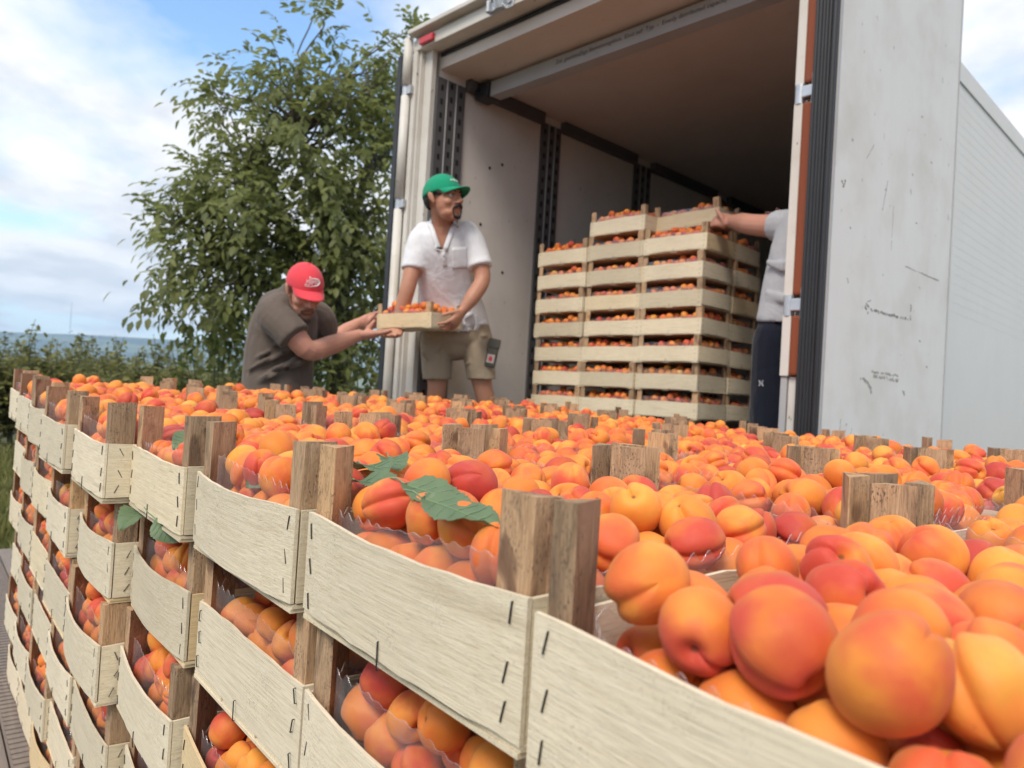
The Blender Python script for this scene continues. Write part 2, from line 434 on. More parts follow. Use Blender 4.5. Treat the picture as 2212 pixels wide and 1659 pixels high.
def branch(bm, p0, p1, r0, r1, sag=0.0, n=7, jit=0.06):
    p0, p1 = Vector(p0), Vector(p1); L = (p1 - p0).length; pts = []
    for i in range(n):
        t = i / (n - 1)
        j = Vector(rng.normal(0, jit * L * 0.35, 3)) if 0 < i < n - 1 else Vector()
        pts.append(p0.lerp(p1, t) + j + Vector((0, 0, sag * L * (t - t * t) * 4)))
    pts = smooth_pts(pts, 2)
    tube(bm, pts, [r0 + (r1 - r0) * i / (len(pts) - 1) for i in range(len(pts))], 6)
    return pts

def compound_leaves(tips, count, leaflet, spread, rach=0.28):
    """walnut-like leaves: a drooping stalk with paired leaflets, set round twig tips"""
    c, d, u, l, w = [], [], [], [], []
    for k in range(count):
        tp, out = tips[int(rng.integers(len(tips)))]
        p = np.array(tp) + rng.normal(0, spread, 3)
        dr = np.array(out) * 0.8 + rng.normal(0, 0.75, 3); dr[2] -= 0.15; dr /= np.linalg.norm(dr)
        side = np.cross(dr, (0, 0, 1.0)); side /= np.linalg.norm(side) + 1e-9
        upv = np.cross(side, dr); R_ = rach * rng.uniform(0.7, 1.2); m = int(rng.integers(2, 4))
        for q in range(m):
            t = 0.35 + 0.6 * q / m
            pp = p + dr * R_ * t + np.array((0, 0, -0.35 * R_ * t * t))
            for s in (-1, 1):
                dd = dr * 0.75 + side * s * 0.8 + np.array((0, 0, -0.42)) + rng.normal(0, 0.14, 3)
                c.append(pp); d.append(dd); u.append(upv + rng.normal(0, 0.2, 3))
                ll = leaflet * rng.uniform(0.75, 1.2); l.append(ll); w.append(ll * rng.uniform(0.17, 0.235))
        c.append(p + dr * R_ + np.array((0, 0, -0.35 * R_))); d.append(dr + np.array((0, 0, -0.6))); u.append(upv); l.append(leaflet * 1.25); w.append(leaflet * 0.3)
    return c, d, u, l, w

def walnut_tree():
    base = at(745, 830, 7.4); base.z = 0
    root = props(empty("walnut_tree", base), "large leafy green tree with drooping compound leaves beside the open truck", "tree")
    inv = Matrix.Translation(-base)
    bm = bmesh.new()
    fork = at(742, 700, 7.4)
    branch(bm, base, fork, 0.13, 0.10, 0, 7, 0.03)
    lobes = [  # px, py, depth, radius px, weight
        (470, 215, 7.2, 48, 5), (560, 170, 7.3, 52, 6), (640, 200, 7.4, 60, 7), (520, 290, 7.2, 60, 6), (620, 300, 7.1, 75, 9),
        (700, 60, 7.6, 26, 2), (715, 120, 7.6, 30, 3), (740, 170, 7.6, 42, 4), (800, 200, 7.9, 52, 7), (845, 190, 8.0, 50, 6), (880, 60, 8.2, 16, 1.2), (885, 115, 8.2, 18, 1.2),
        (690, 15, 7.6, 16, 1), (760, 290, 7.5, 72, 9), (830, 300, 7.7, 64, 7), (450, 400, 7.0, 52, 6), (380, 430, 6.9, 48, 5), (325, 475, 6.8, 30, 3), (400, 500, 6.9, 45, 5), (520, 390, 7.0, 75, 9),
        (620, 420, 6.9, 85, 11), (720, 420, 7.0, 80, 10), (800, 410, 7.4, 70, 8), (420, 560, 6.8, 48, 5), (375, 600, 6.7, 34, 3), (395, 660, 6.8, 30, 2.5), (480, 500, 6.9, 70, 8), (500, 610, 6.9, 62, 7),
        (590, 540, 6.8, 80, 10), (700, 540, 6.9, 85, 10), (790, 540, 7.2, 75, 9), (470, 700, 7.0, 45, 4), (560, 690, 7.0, 70, 8), (690, 660, 7.2, 80, 8), (790, 660, 7.4, 70, 8), (760, 760, 7.4, 80, 8), (620, 770, 7.3, 70, 6),
        (835, 130, 8.0, 40, 5), (850, 260, 8.0, 45, 6), (840, 420, 7.8, 50, 6), (835, 540, 7.8, 50, 6), (840, 650, 7.8, 50, 6), (575, 130, 7.3, 30, 1.5), (660, 150, 7.4, 34, 2)]
    tips = []
    limbs = []
    hubs = [at(600, 560, 7.2), at(690, 430, 7.4), at(560, 400, 7.15), at(780, 420, 7.6), at(480, 560, 7.0), at(640, 270, 7.35)]
    for h in hubs: limbs.append(branch(bm, fork, h, 0.065, 0.035, 0.06, 8, 0.10))
    for (x, y, z, r, wgt) in lobes:
        for q in range(max(1, int(wgt * 0.9))):
            ang, rr = rng.uniform(0, 6.28), r * math.sqrt(rng.random())
            e = at(x + rr * math.cos(ang), y + rr * math.sin(ang), z + rng.normal(0, 0.35))
            hb = min(hubs, key=lambda h: (h - e).length)
            L = min(limbs, key=lambda l: min((p - e).length for p in l))
            st = min(L, key=lambda p: (p - e).length + 0.3 * rng.random())
            pts = branch(bm, st, e, 0.016, 0.005, 0.05, 6, 0.12)
            out = (e - st).normalized()
            for kk in range(int(3 + wgt * 0.12)):
                tips.append((tuple(pts[-1 - min(int(abs(rng.normal(0, 2.2))), len(pts) - 1)]), tuple(out)))
    # a few bare, dead twigs
    for (x0, y0, x1, y1) in ((500, 330, 455, 240), (560, 240, 530, 205), (760, 260, 740, 110), (800, 220, 790, 140), (520, 300, 475, 200)):
        branch(bm, at(x0, y0, 7.2), at(x1, y1, 7.1), 0.009, 0.003, 0.05, 6, 0.1)
    for v in bm.verts: v.co = inv @ v.co
    link("trunk", bm_me("trunk", bm, BARK, True), root)
    c, d, u, l, w = compound_leaves(tips, 2900, 0.088, 0.085)
    leaf_cloud("crown", np.array(c) - np.array(base), d, u, l, w, TREE_LEAF, root)
walnut_tree()

def shoot_bush(px_, py_top, depth, wpx, n, label, seed_leaf, h_base=0.0, mat=BUSH_LEAF, name="sapling", cat="sapling", group=None):
    b = at(px_, 830, depth); b.z = 0; top = at(px_, py_top, depth).z
    root = props(empty(name, b), label, cat, group)
    bm = bmesh.new(); c, d, u, l, w = [], [], [], [], []
    W = wpx / FPX * depth
    for k in range(n):
        o = Vector((rng.normal(0, W * 0.10), rng.normal(0, W * 0.10), 0))
        e = Vector((rng.normal(0, W * 0.36), rng.normal(0, W * 0.36), top * rng.uniform(0.66, 1.0)))
        pts = branch(bm, o, e, 0.018, 0.004, 0.05, 7, 0.05)
        for q in range(int(seed_leaf)):
            t = rng.uniform(0.3, 1.0) ** 0.8
            p = pts[min(int(t * (len(pts) - 1)), len(pts) - 1)]
            dr = np.array((rng.normal(0, 1), rng.normal(0, 1), rng.uniform(-0.3, 0.7)))
            c.append(np.array(p) + rng.normal(0, 0.05, 3)); d.append(dr); u.append((0, 0, 1.0) + rng.normal(0, 0.3, 3))
            ll = rng.uniform(0.06, 0.12); l.append(ll); w.append(ll * 0.2)
    link("stem", bm_me("stem", bm, GREEN_BARK, True), root)
    leaf_cloud("foliage", c, d, u, l, w, mat, root)
    return root
shoot_bush(590, 700, 6.4, 190, 26, "bright green leafy thicket under the tree, just left of the man in the brown shirt", 60)
shoot_bush(480, 720, 7.0, 160, 22, "low green sapling clump below the tree's left edge", 55)
shoot_bush(800, 690, 6.6, 150, 20, "dark green sapling clump in front of the tree trunk, between the two men", 55, mat=TREE_LEAF)

# orchard row far left: individual upright trees
def orchard():
    kinds = []
    for kd in range(3):
        bm = bmesh.new(); c, d, u, l, w = [], [], [], [], []
        H = 3.0
        branch(bm, (0, 0, 0), (0, 0, 0.8), 0.07, 0.06)
        for k in range(24):
            a = rng.uniform(0, 6.28); r = rng.uniform(0.2, 1.05)
            e = Vector((r * math.cos(a), r * math.sin(a), H * rng.uniform(0.62, 0.98) * (1.02 - 0.18 * r)))
            if k < 2: e = Vector((rng.normal(0, .3), rng.normal(0, .3), H * rng.uniform(1.0, 1.14)))
            pts = branch(bm, (0, 0, 0.75), e, 0.03, 0.006, -0.03, 7, 0.06)
            for q in range(85):
                p = pts[int(rng.uniform(0.15, 1.0) * (len(pts) - 1))]
                sp = 0.22 * (1.25 - p.z / (H * 1.2))
                c.append(np.array(p) + rng.normal(0, max(sp, 0.05), 3)); d.append((rng.normal(), rng.normal(), rng.uniform(-0.6, 0.5))); u.append((0, 0, 1.0) + rng.normal(0, 0.3, 3))
                ll = rng.uniform(0.12, 0.21); l.append(ll); w.append(ll * 0.30)
        kinds.append((bm_me("trunk", bm, GREEN_BARK, True), (c, d, u, l, w)))
    protos = []
    spots = []
    for row, (dep, n, x0, x1) in enumerate(((15.0, 11, -60, 470), (21.0, 12, -80, 520), (30.0, 12, -60, 540))):
        for i in range(n):
            spots.append((x0 + (x1 - x0) * (i + rng.uniform(-0.3, 0.3)) / (n - 1), dep + rng.normal(0, 0.6), row))
    OD2 = "first second third fourth fifth sixth seventh eighth ninth tenth eleventh twelfth".split()
    words = ["nearest row", "second row", "far row"]
    for i, (x, dep, row) in enumerate(spots):
        p = at(x, 830, dep); p.z = 0
        k = i % 3
        o = empty("orchard_tree", p, rng.uniform(0, 6.28))
        s = rng.uniform(0.86, 1.04) * (0.79, 0.82, 0.95)[row]
        o.scale = (s, s, s)
        props(o, "slender orchard fruit tree, %s from the left in the %s behind the crates" % (OD2[i - [0, 11, 23][row]], words[row]), "tree", "orchard trees, " + words[row])
        link("trunk", kinds[k][0], o)
        if len(protos) <= k:
            c, d, u, l, w = kinds[k][1]
            protos.append(leaf_cloud("crown", c, d, u, l, w, HEDGE_LEAF, o))
        else:
            q = protos[k].copy(); col.objects.link(q); q.parent = o
orchard()
def grass_field():
    c, d, u, l, w = [], [], [], [], []
    for k in range(9000):
        p = at(rng.uniform(-60, 200), 830, rng.uniform(3.8, 15)); 
        c.append((p.x + rng.normal(0, .3), p.y, 0)); d.append((rng.normal(0, .35), rng.normal(0, .35), 1)); u.append((rng.normal(), rng.normal(), 0.1))
        ll = rng.uniform(0.10, 0.42); l.append(ll); w.append(ll * 0.035 + 0.003)
    props(leaf_cloud("grass", c, d, u, l, w, HEDGE_LEAF, None), "tall weedy grass growing on the bare soil left of the trailer", "grass", kind='stuff')
grass_field()
def mast():
    b = at(151, 717, 4150); top = at(151, 652, 4150)
    bm = bmesh.new(); tube(bm, [(0, 0, -40), (0, 0, top.z - b.z)], [2.2, 1.4], 6)
    for h in (40, 85, 130): tube(bm, [(-5, 0, h), (5, 0, h)], 0.6, 5)
    o = link("radio_mast", bm_me("radio_mast", bm, simple("mast steel", (0.35, 0.36, 0.38), 0.6))); o.location = b
    props(o, "thin tall radio mast standing on the far blue hill", "mast")
mast()

# ------------------------------------------------------------------ pile and truck frames
PO = Vector((0.0192, 0.4064, 1.6897)); PE = Vector((0.782, 0.6233, 0)).normalized(); PD = Vector((-PE.y, PE.x, 0))
def frame(o, x, y, z=0.0):
    return Matrix(((x.x, y.x, 0, o.x), (x.y, y.y, 0, o.y), (0, 0, 1, z), (0, 0, 0, 1)))
PM = frame(PO, PE, PD)                       # local: x into the pile (e), y along its left face (s), z world height
TA = Vector((0.6999, -0.7143, 0)).normalized(); TL = Vector((-TA.y, TA.x, 0)); TO = Vector((-0.484, 4.343, 0))
TM = frame(TO, TA, TL)                       # local: x across the truck, y into the truck
BED = 0.8615

# ------------------------------------------------------------------ trailer under the pile
DECK = Mat("weathered deck wood", 0.85)
_c = DECK.coord("Object", (30, 2.5, 30), True)
DECK.set("Base Color", DECK.mix(DECK.noise(DECK.coord("Object", (1, 1, 1), True), 9.0, 5), DECK.ramp(DECK.noise(_c, 3.0, 6, 0.65), [(0.3, (0.16, 0.125, 0.105)), (0.7, (0.30, 0.245, 0.205))]), (0.20, 0.17, 0.155)))
DECK.bump(DECK.noise(_c, 5.0, 6, 0.7), 0.6, 0.003)
RUST = simple("worn dark steel", (0.075, 0.078, 0.088), 0.55, 0.6, 0.35, 14, 0.2)
RUBBER = simple("black rubber", (0.018, 0.018, 0.020), 0.42, 0, 0.3, 10)
def wheel_mesh(r, w):
    bm = bmesh.new(); n = 28
    prof = [(r * 0.55, -w / 2), (r * 0.93, -w / 2), (r, -w * 0.36), (r, w * 0.36), (r * 0.93, w / 2), (r * 0.55, w / 2)]
    rings = [[bm.verts.new((y, rr * math.cos(2 * math.pi * k / n), rr * math.sin(2 * math.pi * k / n))) for k in range(n)] for rr, y in prof]
    for A, B in zip(rings, rings[1:] + rings[:1]):
        for k in range(n): bm.faces.new((A[k], A[(k + 1) % n], B[(k + 1) % n], B[k]))
    return bm_me("tyre", bm, RUBBER, True)
def rim_mesh(r, w, mat):
    bm = bmesh.new(); tube(bm, [(-w / 2, 0, 0), (w * 0.1, 0, 0), (w * 0.3, 0, 0)], [r, r * 0.97, r * 0.4], 24)
    return bm_me("rim", bm, mat, True)
def trailer():
    root = props(empty("flatbed_trailer", mw=PM), "low wooden flatbed trailer with steel edge carrying the big pile of apricot crates", "trailer")
    x = -0.105
    w = 0.148
    pm = []
    for i in range(17):
        x0 = -0.042 + i * (w + 0.004)
        bm = bmesh.new(); box(bm, x0, x0 + w, -0.85, 4.3, BED - 0.04 - rng.uniform(0, .0015), BED - 0.0005 - rng.uniform(0, .0015), 0.003)
        if i == 0:
            for q in range(170): box(bm, x0 + 0.006, x0 + w - 0.004, -0.8 + q * 0.03, -0.8 + q * 0.03 + 0.017, BED - 0.006, BED + 0.0022)
        link("deck_board", bm_me("deck_board", bm, DECK.m), root)
    bm = bmesh.new(); box(bm, -0.150, -0.046, -0.85, 4.3, BED - 0.045, BED + 0.006, 0.004)
    link("side_plank", bm_me("side_plank", bm, DECK.m), root)
    bm = bmesh.new(); box(bm, -0.190, -0.153, -0.85, 4.3, BED - 0.14, BED + 0.012, 0.004)
    box(bm, 2.52, 2.56, -0.85, 4.3, BED - 0.14, BED + 0.01, 0.004)
    link("edge_rail", bm_me("edge_rail", bm, RUST), root)
    for yy in (0.72, 1.9, 3.1):
        bm = bmesh.new()
        box(bm, -0.250, -0.192, yy, yy + 0.09, BED - 0.12, BED + 0.0, 0.004); box(bm, -0.240, -0.202, yy + 0.012, yy + 0.078, BED - 0.002, BED + 0.004)
        link("stake_pocket", bm_me("stake_pocket", bm, RUST), root)
    bm = bmesh.new()
    for xx in (0.5, 1.6): box(bm, xx, xx + 0.1, -0.8, 4.4, BED - 0.24, BED - 0.05, 0.004)
    for yy in (-0.6, 0.5, 1.6, 2.7, 3.8): box(bm, -0.2, 2.5, yy, yy + 0.08, BED - 0.139, BED - 0.046)
    link("chassis", bm_me("chassis", bm, RUST), root)
    tm, rm = wheel_mesh(0.36, 0.22), rim_mesh(0.205, 0.2, RUST)
    for xx in (0.12, 2.2):
        for yy in (1.4, 2.3):
            q = link("wheel", tm, root); q.location = (xx, yy, 0.36); z = link("rim", rm, q)
trailer()

# ------------------------------------------------------------------ truck
def panel_paint(name, c, streak, rough=0.5, ribs=0.0, grime=0.5):
    m = Mat(name, rough)
    co = m.coord("Object", (1, 1, 1))
    a = m.noise(m.coord("Object", (2.0, 2.0, 0.35)), 7.0, 6, 0.62)
    b = m.noise(co, 3.0, 5, 0.6)
    base = m.mix(m.math('MULTIPLY', a, streak), c, tuple(x * 0.78 for x in c))
    base = m.mix(m.ramp(b, [(0.45, G3(0)), (0.8, G3(grime))]), base, tuple(x * y for x, y in zip(c, (0.72, 0.68, 0.62))))
    sc = m.noise(m.coord("Object", (14, 14, 60)), 3.5, 3, 0.5, 1.5)
    base = m.mix(m.ramp(sc, [(0.71, G3(0)), (0.74, G3(0.35 * grime + 0.1))]), base, tuple(x * 0.45 for x in c))
    dots = m.noise(m.coord("Object", (1, 1, 0.55)), 34.0, 2)
    base = m.mix(m.math('MULTIPLY', m.ramp(dots, [(0.70, G3(0)), (0.74, G3(grime))]), m.ramp(b, [(0.35, G3(0.0)), (0.55, G3(1))])), base, (0.10, 0.095, 0.09))
    m.set("Base Color", base)
    m.set("Specular IOR Level", 0.35)
    m.bump(m.noise(co, 1.3, 2), 0.12, 0.02)
    return m.m
WHITE_OUT = panel_paint("trailer side white", (0.74, 0.715, 0.675), 0.25, 0.45, grime=0.12)
DOOR_IN = panel_paint("door lining white", (0.77, 0.745, 0.71), 0.45, 0.5, grime=0.75)
WALL_IN = panel_paint("interior lining", (0.70, 0.645, 0.60), 0.4, 0.55, grime=0.45)
CEIL_IN = panel_paint("ceiling lining", (0.68, 0.60, 0.545), 0.25, 0.6, grime=0.25)
FRAME_W = panel_paint("frame white paint", (0.68, 0.645, 0.59), 0.55, 0.45, grime=0.95)
ALU = panel_paint("scratched aluminium", (0.42, 0.415, 0.42), 0.5, 0.42, grime=0.4)
TRACK = panel_paint("dark lashing track", (0.10, 0.095, 0.098), 0.5, 0.5, grime=0.4)
HOLE = simple("track hole", (0.008, 0.008, 0.008), 0.8)
ORANGE = panel_paint("weathered orange seal", (0.25, 0.062, 0.022), 0.6, 0.6, grime=0.5)
ZINC = simple("zinc hinge", (0.55, 0.56, 0.57), 0.35, 0.7, 0.2, 30)
RED = simple("red marker lens", (0.55, 0.045, 0.06), 0.25)
FLOORM = simple("truck floor ply", (0.06, 0.05, 0.042), 0.6, 0, 0.4, 5)
SCUFF = simple("dark scuff", (0.23, 0.22, 0.205), 0.8, 0, 0.5, 60)
INK = simple("printed black ink", (0.03, 0.03, 0.03), 0.6)
FLOOR_Z = 1.286
def text_mesh(s, size, mat, depth=0.0004):
    cu = bpy.data.curves.new("text", 'FONT'); cu.body = s; cu.size = size; cu.extrude = depth; cu.resolution_u = 2
    o = bpy.data.objects.new("text", cu); col.objects.link(o)
    dg = bpy.context.evaluated_depsgraph_get()
    me = bpy.data.meshes.new_from_object(o.evaluated_get(dg))
    bpy.data.objects.remove(o); bpy.data.curves.remove(cu)
    me.materials.clear(); me.materials.append(mat)
    return me
def truck():
    root = props(empty("refrigerated_truck", mw=TM), "big white box truck with its rear doors swung open, seen into its dark hold", "truck")
    def part(name, fn, mat, parent=root, smooth=False):
        bm = bmesh.new(); fn(bm); return link(name, bm_me(name, bm, mat, smooth), parent)
    LEN = 12.6
    lw = part("left_wall", lambda b: box(b, -0.31, -0.20, 0.10, LEN, FLOOR_Z - 0.05, 3.955), WALL_IN)
    part("right_wall", lambda b: (box(b, 2.05, 2.10, 0.235, LEN, FLOOR_Z - 0.05, 3.78), box(b, 2.101, 2.128, 0.11, 0.30, FLOOR_Z - 0.05, 3.78)), WHITE_OUT)
    def sk(b):
        box(b, 2.05, 2.108, 0.06, LEN, 3.782, 3.895, 0.004); box(b, 2.101, 2.106, 0.06, LEN, FLOOR_Z - 0.12, FLOOR_Z + 0.02)
    part("side_rail", sk, WHITE_OUT)
    def ribs(b):
        z = 2.45
        while z < 3.78:
            box(b, 2.1, 2.1004, 0.1, LEN, z, z + 0.002); z += 0.055
    part("side_rib", ribs, WHITE_OUT)["kind"] = "stuff"
    part("ceiling", lambda b: box(b, -0.20, 2.035, 0.10, LEN, 3.775, 3.86), CEIL_IN)
    part("roof", lambda b: (box(b, -0.33, 2.12, -0.07, 0.30, 3.962, 3.990, 0.006), box(b, -0.33, 2.06, 0.301, LEN, 3.90, 3.93)), FRAME_W)
    part("roof_fill", lambda b: box(b, -0.19, 2.03, 0.108, LEN, 3.862, 3.898), CEIL_IN)
    part("front_wall", lambda b: box(b, -0.2, 2.035, LEN, LEN + 0.08, FLOOR_Z - 0.05, 3.955), WALL_IN)
    part("floor", lambda b: box(b, -0.20, 2.035, 0.02, LEN, FLOOR_Z - 0.10, FLOOR_Z, 0.004), FLOORM)
    part("rear_sill", lambda b: box(b, -0.36, 2.12, -0.03, 0.015, FLOOR_Z - 0.22, FLOOR_Z - 0.004, 0.006), ALU)
    # rear frame
    def head(b):
        box(b, -0.33, 2.12, -0.02, 0.085, 3.872, 3.940, 0.006)
        box(b, -0.33, 2.12, -0.005, 0.085, 3.942, 3.960)
    part("header", head, FRAME_W)
    part("header_seal", lambda b: box(b, -0.19, 2.02, 0.088, 0.106, 3.845, 3.868), RUBBER)
    ab = part("cross_bar", lambda b: (box(b, -0.06, 2.03, 0.385, 0.395, 3.665, 3.755), box(b, -0.06, 2.03, 0.396, 0.47, 3.666, 3.674)), ALU)
    tx = link("printed_line", text_mesh("Zul. gleichmäßige Bemessungslinie  Einst auf  Typ  -  Evenly distributed capacity", 0.034, INK), root)
    tx.matrix_local = Matrix.Translation((0.50, 0.3845, 3.712)) @ Matrix.Rotation(R(90), 4, 'X')
    part("bar_bracket", lambda b: (box(b, -0.175, -0.05, 0.36, 0.48, 3.66, 3.76, 0.01), box(b, -0.15, -0.12, 0.345, 0.36, 3.70, 3.715)), RUBBER)
    part("marker_lamp", lambda b: box(b, -0.245, -0.115, -0.045, -0.021, 3.884, 3.926, 0.008), RED)
    def keeper(b):
        tube(b, [(0.40, -0.06, 3.865), (0.40, -0.06, 3.925)], 0.016, 8); tube(b, [(0.47, -0.05, 3.87), (0.47, -0.075, 3.93), (0.47, -0.055, 3.955)], [0.024, 0.022, 0.010], 8)
        box(b, 0.36, 0.56, -0.03, -0.021, 3.862, 3.935, 0.004); box(b, 0.38, 0.50, -0.055, -0.03, 3.868, 3.884, 0.003)
        tube(b, [(0.53, -0.03, 3.90), (0.53, -0.04, 3.90)], 0.018, 10)
    part("lock_keeper", keeper, ZINC, smooth=False)
    # left pillar with its reveal and the hinge tube
    def lp(b):
        box(b, -0.325, -0.285, -0.02, 0.10, FLOOR_Z, 3.871, 0.005)
        box(b, -0.283, -0.268, 0.0, 0.10, FLOOR_Z, 3.871, 0.003)
        box(b, -0.266, -0.196, 0.030, 0.068, FLOOR_Z, 3.871, 0.004)
    part("rear_pillar", lp, FRAME_W)
    zs = [FLOOR_Z - 0.05, 1.92, 2.02, 2.95, 3.05, 3.42, 3.52, 3.94]
    zs = [FLOOR_Z - 0.05, 2.90, 2.965, 3.60, 3.665, 3.955]
    for a, b_ in ((zs[0], zs[1]), (zs[2], zs[3]), (zs[4], zs[5])):
        part("hinge_tube", lambda b: tube(b, [(-0.358, -0.035, a), (-0.358, -0.035, b_)], (0.030, 0.028), 14), FRAME_W, smooth=True)
    for a, b_ in ((zs[1], zs[2]), (zs[3], zs[4])):
        part("hinge", lambda b: (tube(b, [(-0.361, -0.035, a), (-0.361, -0.035, b_)], 0.021, 12), box(b, -0.36, -0.30, -0.045, -0.025, a + 0.008, b_ - 0.008)), ZINC, smooth=False)
    ld = part("left_door", lambda b: box(b, -0.455, -0.428, -0.02, 1.22, FLOOR_Z - 0.03, 3.87, 0.006), FRAME_W)
    part("door_gasket", lambda b: box(b, -0.453, -0.405, -0.045, -0.021, FLOOR_Z - 0.03, 3.87, 0.006), RUBBER, ld)
    # lashing tracks and kick rails inside
    tm = {}
    for y0, y1 in ((0.070, 0.295), (1.0, 1.2), (2.08, 2.30), (3.3, 3.52), (4.6, 4.82)):
        t = part("lashing_track", lambda b: box(b, -0.199, -0.182, y0, y1, FLOOR_Z, 3.72, 0.003), TRACK)
        def slots(b):
            n = 3
            for i in range(n):
                yy = y0 + (y1 - y0) * (i + 0.5) / n
                z = FLOOR_Z + 0.06 + 0.03 * (i % 2)
                while z < 3.68: box(b, -0.1825, -0.1805, yy - 0.010, yy + 0.010, z, z + 0.035); z += 0.085
        part("slot", slots, HOLE, t)["kind"] = "stuff"
        part("track_rib", lambda b: [box(b, -0.1815, -0.176, y0 + (y1 - y0) * q - 0.003, y0 + (y1 - y0) * q + 0.003, FLOOR_Z, 3.72) for q in (0.34, 0.67)], ALU, t)
    for y0, y1 in ((0.30, 1.0), (1.2, 2.08), (2.3, 3.3), (3.52, 4.6), (4.82, 8.0)):
        part("top_rail", lambda b: box(b, -0.199, -0.150, y0 + 0.004, y1 - 0.004, 3.70, 3.774, 0.003), TRACK)
    for (y, z) in ((0.55, 3.28), (0.66, 3.33), (0.5, 2.9), (0.72, 2.62)):
        part("rivet_hole", lambda b: tube(b, [(-0.1995, y, z), (-0.1980, y, z)], 0.011, 8), HOLE)
    # right hinge post: white face and orange side, broken at the hinges
    segs = [(1.935, 2.165), (2.235, 2.963), (3.030, 3.95)]
    for a, b_ in segs:
        part("hinge_cover", lambda b: box(b, 2.138, 2.172, -0.020, 0.10, a, b_, 0.004), FRAME_W)
        part("orange_cover", lambda b: box(b, 2.173, 2.232, -0.024, 0.09, a + 0.003, b_ - 0.003, 0.010), ORANGE)
    part("hinge_cover", lambda b: box(b, 2.140, 2.166, -0.012, 0.10, FLOOR_Z - 0.05, 1.934, 0.003), ALU)
    part("hinge_cover", lambda b: box(b, 2.168, 2.196, -0.004, 0.10, FLOOR_Z - 0.05, 1.934, 0.003), FRAME_W)
    for a, b_ in ((2.165, 2.235), (2.963, 3.030)):
        def hg(b):
            tube(b, [(2.156, -0.004, a - 0.004), (2.156, -0.004, b_ + 0.004)], 0.021, 14)
            box(b, 2.172, 2.232, -0.034, 0.002, a + 0.012, b_ - 0.012, 0.004); box(b, 2.215, 2.250, -0.050, -0.030, a - 0.03, b_ + 0.03, 0.008)
        part("hinge", hg, ZINC)
    # right door, swung right round against the truck's side
    near, far = Vector((2.300, -0.04, 0)), Vector((2.362, 1.165, 0)); dv = (far - near).normalized(); nv = Vector((dv.y, -dv.x, 0))
    DMx = Matrix(((dv.x, nv.x, 0, near.x), (dv.y, nv.y, 0, near.y), (0, 0, 1, 0), (0, 0, 0, 1)))
    rd = empty("right_door"); rd.parent = root; rd.matrix_local = DMx
    Wd = (far - near).length
    def pn(b): box(b, 0.013, Wd - 0.004, -0.055, 0.0, FLOOR_Z - 0.06, 3.93, 0.004)
    part("lining", pn, DOOR_IN, rd)
    part("edge_trim", lambda b: (box(b, 0.0125, 0.026, -0.05, 0.004, FLOOR_Z - 0.06, 3.93, 0.003), box(b, Wd - 0.003, Wd + 0.006, -0.056, 0.003, FLOOR_Z - 0.06, 3.93, 0.002)), ALU, rd)
    def gk(b):
        for i, (u0, r) in enumerate(((-0.010, 0.011), (-0.026, 0.007), (-0.037, 0.007), (-0.047, 0.007), (-0.058, 0.008), (-0.068, 0.007))):
            tube(b, [(-0.004 - 0.004 * i, u0, FLOOR_Z - 0.06), (-0.004 - 0.004 * i, u0, 3.93)], r, 10)
        box(b, -0.006, 0.012, -0.072, -0.002, FLOOR_Z - 0.06, 3.93)
    part("door_gasket", gk, RUBBER, rd, False)
    # scuffs left on the lining by load and tape
    def strokes(lst):
        def f(b):
            for pts, wd in lst:
                for (u0, z0), (u1, z1) in zip(pts, pts[1:]):
                    d = Vector((u1 - u0, 0, z1 - z0)); L = d.length; n = max(2, int(L / 0.010)); per = Vector((-d.z, 0, d.x)).normalized()
                    for k in range(n):
                        if rng.random() < 0.16: continue
                        p = Vector((u0, 0, z0)) + d * ((k + 0.5) / n) + per * rng.normal(0, wd * 0.16)
                        ww = wd * rng.uniform(0.45, 1.05); ll = L / n * rng.uniform(0.6, 1.1)
                        q = [p + d.normalized() * ll * a * rng.uniform(.35, .55) + per * ww * c * rng.uniform(.35, .55) for a, c in ((-1, -1), (1, -1), (1, 1), (-1, 1))]
                        bv = [b.verts.new((v.x, 0.0008, v.z)) for v in q] + [b.verts.new((v.x, -0.001, v.z)) for v in q]
                        for fc in ((0, 1, 2, 3), (0, 4, 5, 1), (1, 5, 6, 2), (2, 6, 7, 3), (3, 7, 4, 0)): b.faces.new([bv[i] for i in fc])
        return f
    T = DMx.inverted() @ TM.inverted()
    def dpx(x, y):
        o_, r_ = T @ CAM, T.to_3x3() @ ray(x, y); t = -o_.y / r_.y; p = o_ + r_ * t; return (p.x, p.z)
    part("scuff_mark", strokes([([dpx(1870, 655), dpx(1880, 668), dpx(1930, 682), dpx(1962, 690)], 0.014), ([dpx(1968, 657), dpx(1966, 692)], 0.011), ([dpx(1876, 676), dpx(1868, 662)], 0.02), ([dpx(1873, 652), dpx(1881, 649)], 0.006)]), SCUFF, rd)
    part("scuff_mark", strokes([([dpx(1855, 818), dpx(1872, 822), dpx(1880, 835), dpx(1882, 850)], 0.018), ([dpx(1882, 802), dpx(1940, 812)], 0.012), ([dpx(1884, 812), dpx(1940, 822)], 0.016)]), simple("pale scuff", (0.33, 0.315, 0.285), 0.8, 0, 0.3, 60), rd)
    part("scuff_mark", strokes([([dpx(1818, 388), dpx(1822, 405), dpx(1826, 388)], 0.010), ([dpx(1918, 390), dpx(1906, 455)], 0.003), ([dpx(1955, 575), dpx(2028, 607)], 0.006), ([dpx(1950, 842), dpx(1954, 855)], 0.012), ([dpx(1890, 310), dpx(1870, 345)], 0.003), ([dpx(1830, 600), dpx(1833, 612)], 0.006), ([dpx(1930, 445), dpx(1925, 540)], 0.002)]), SCUFF, rd)
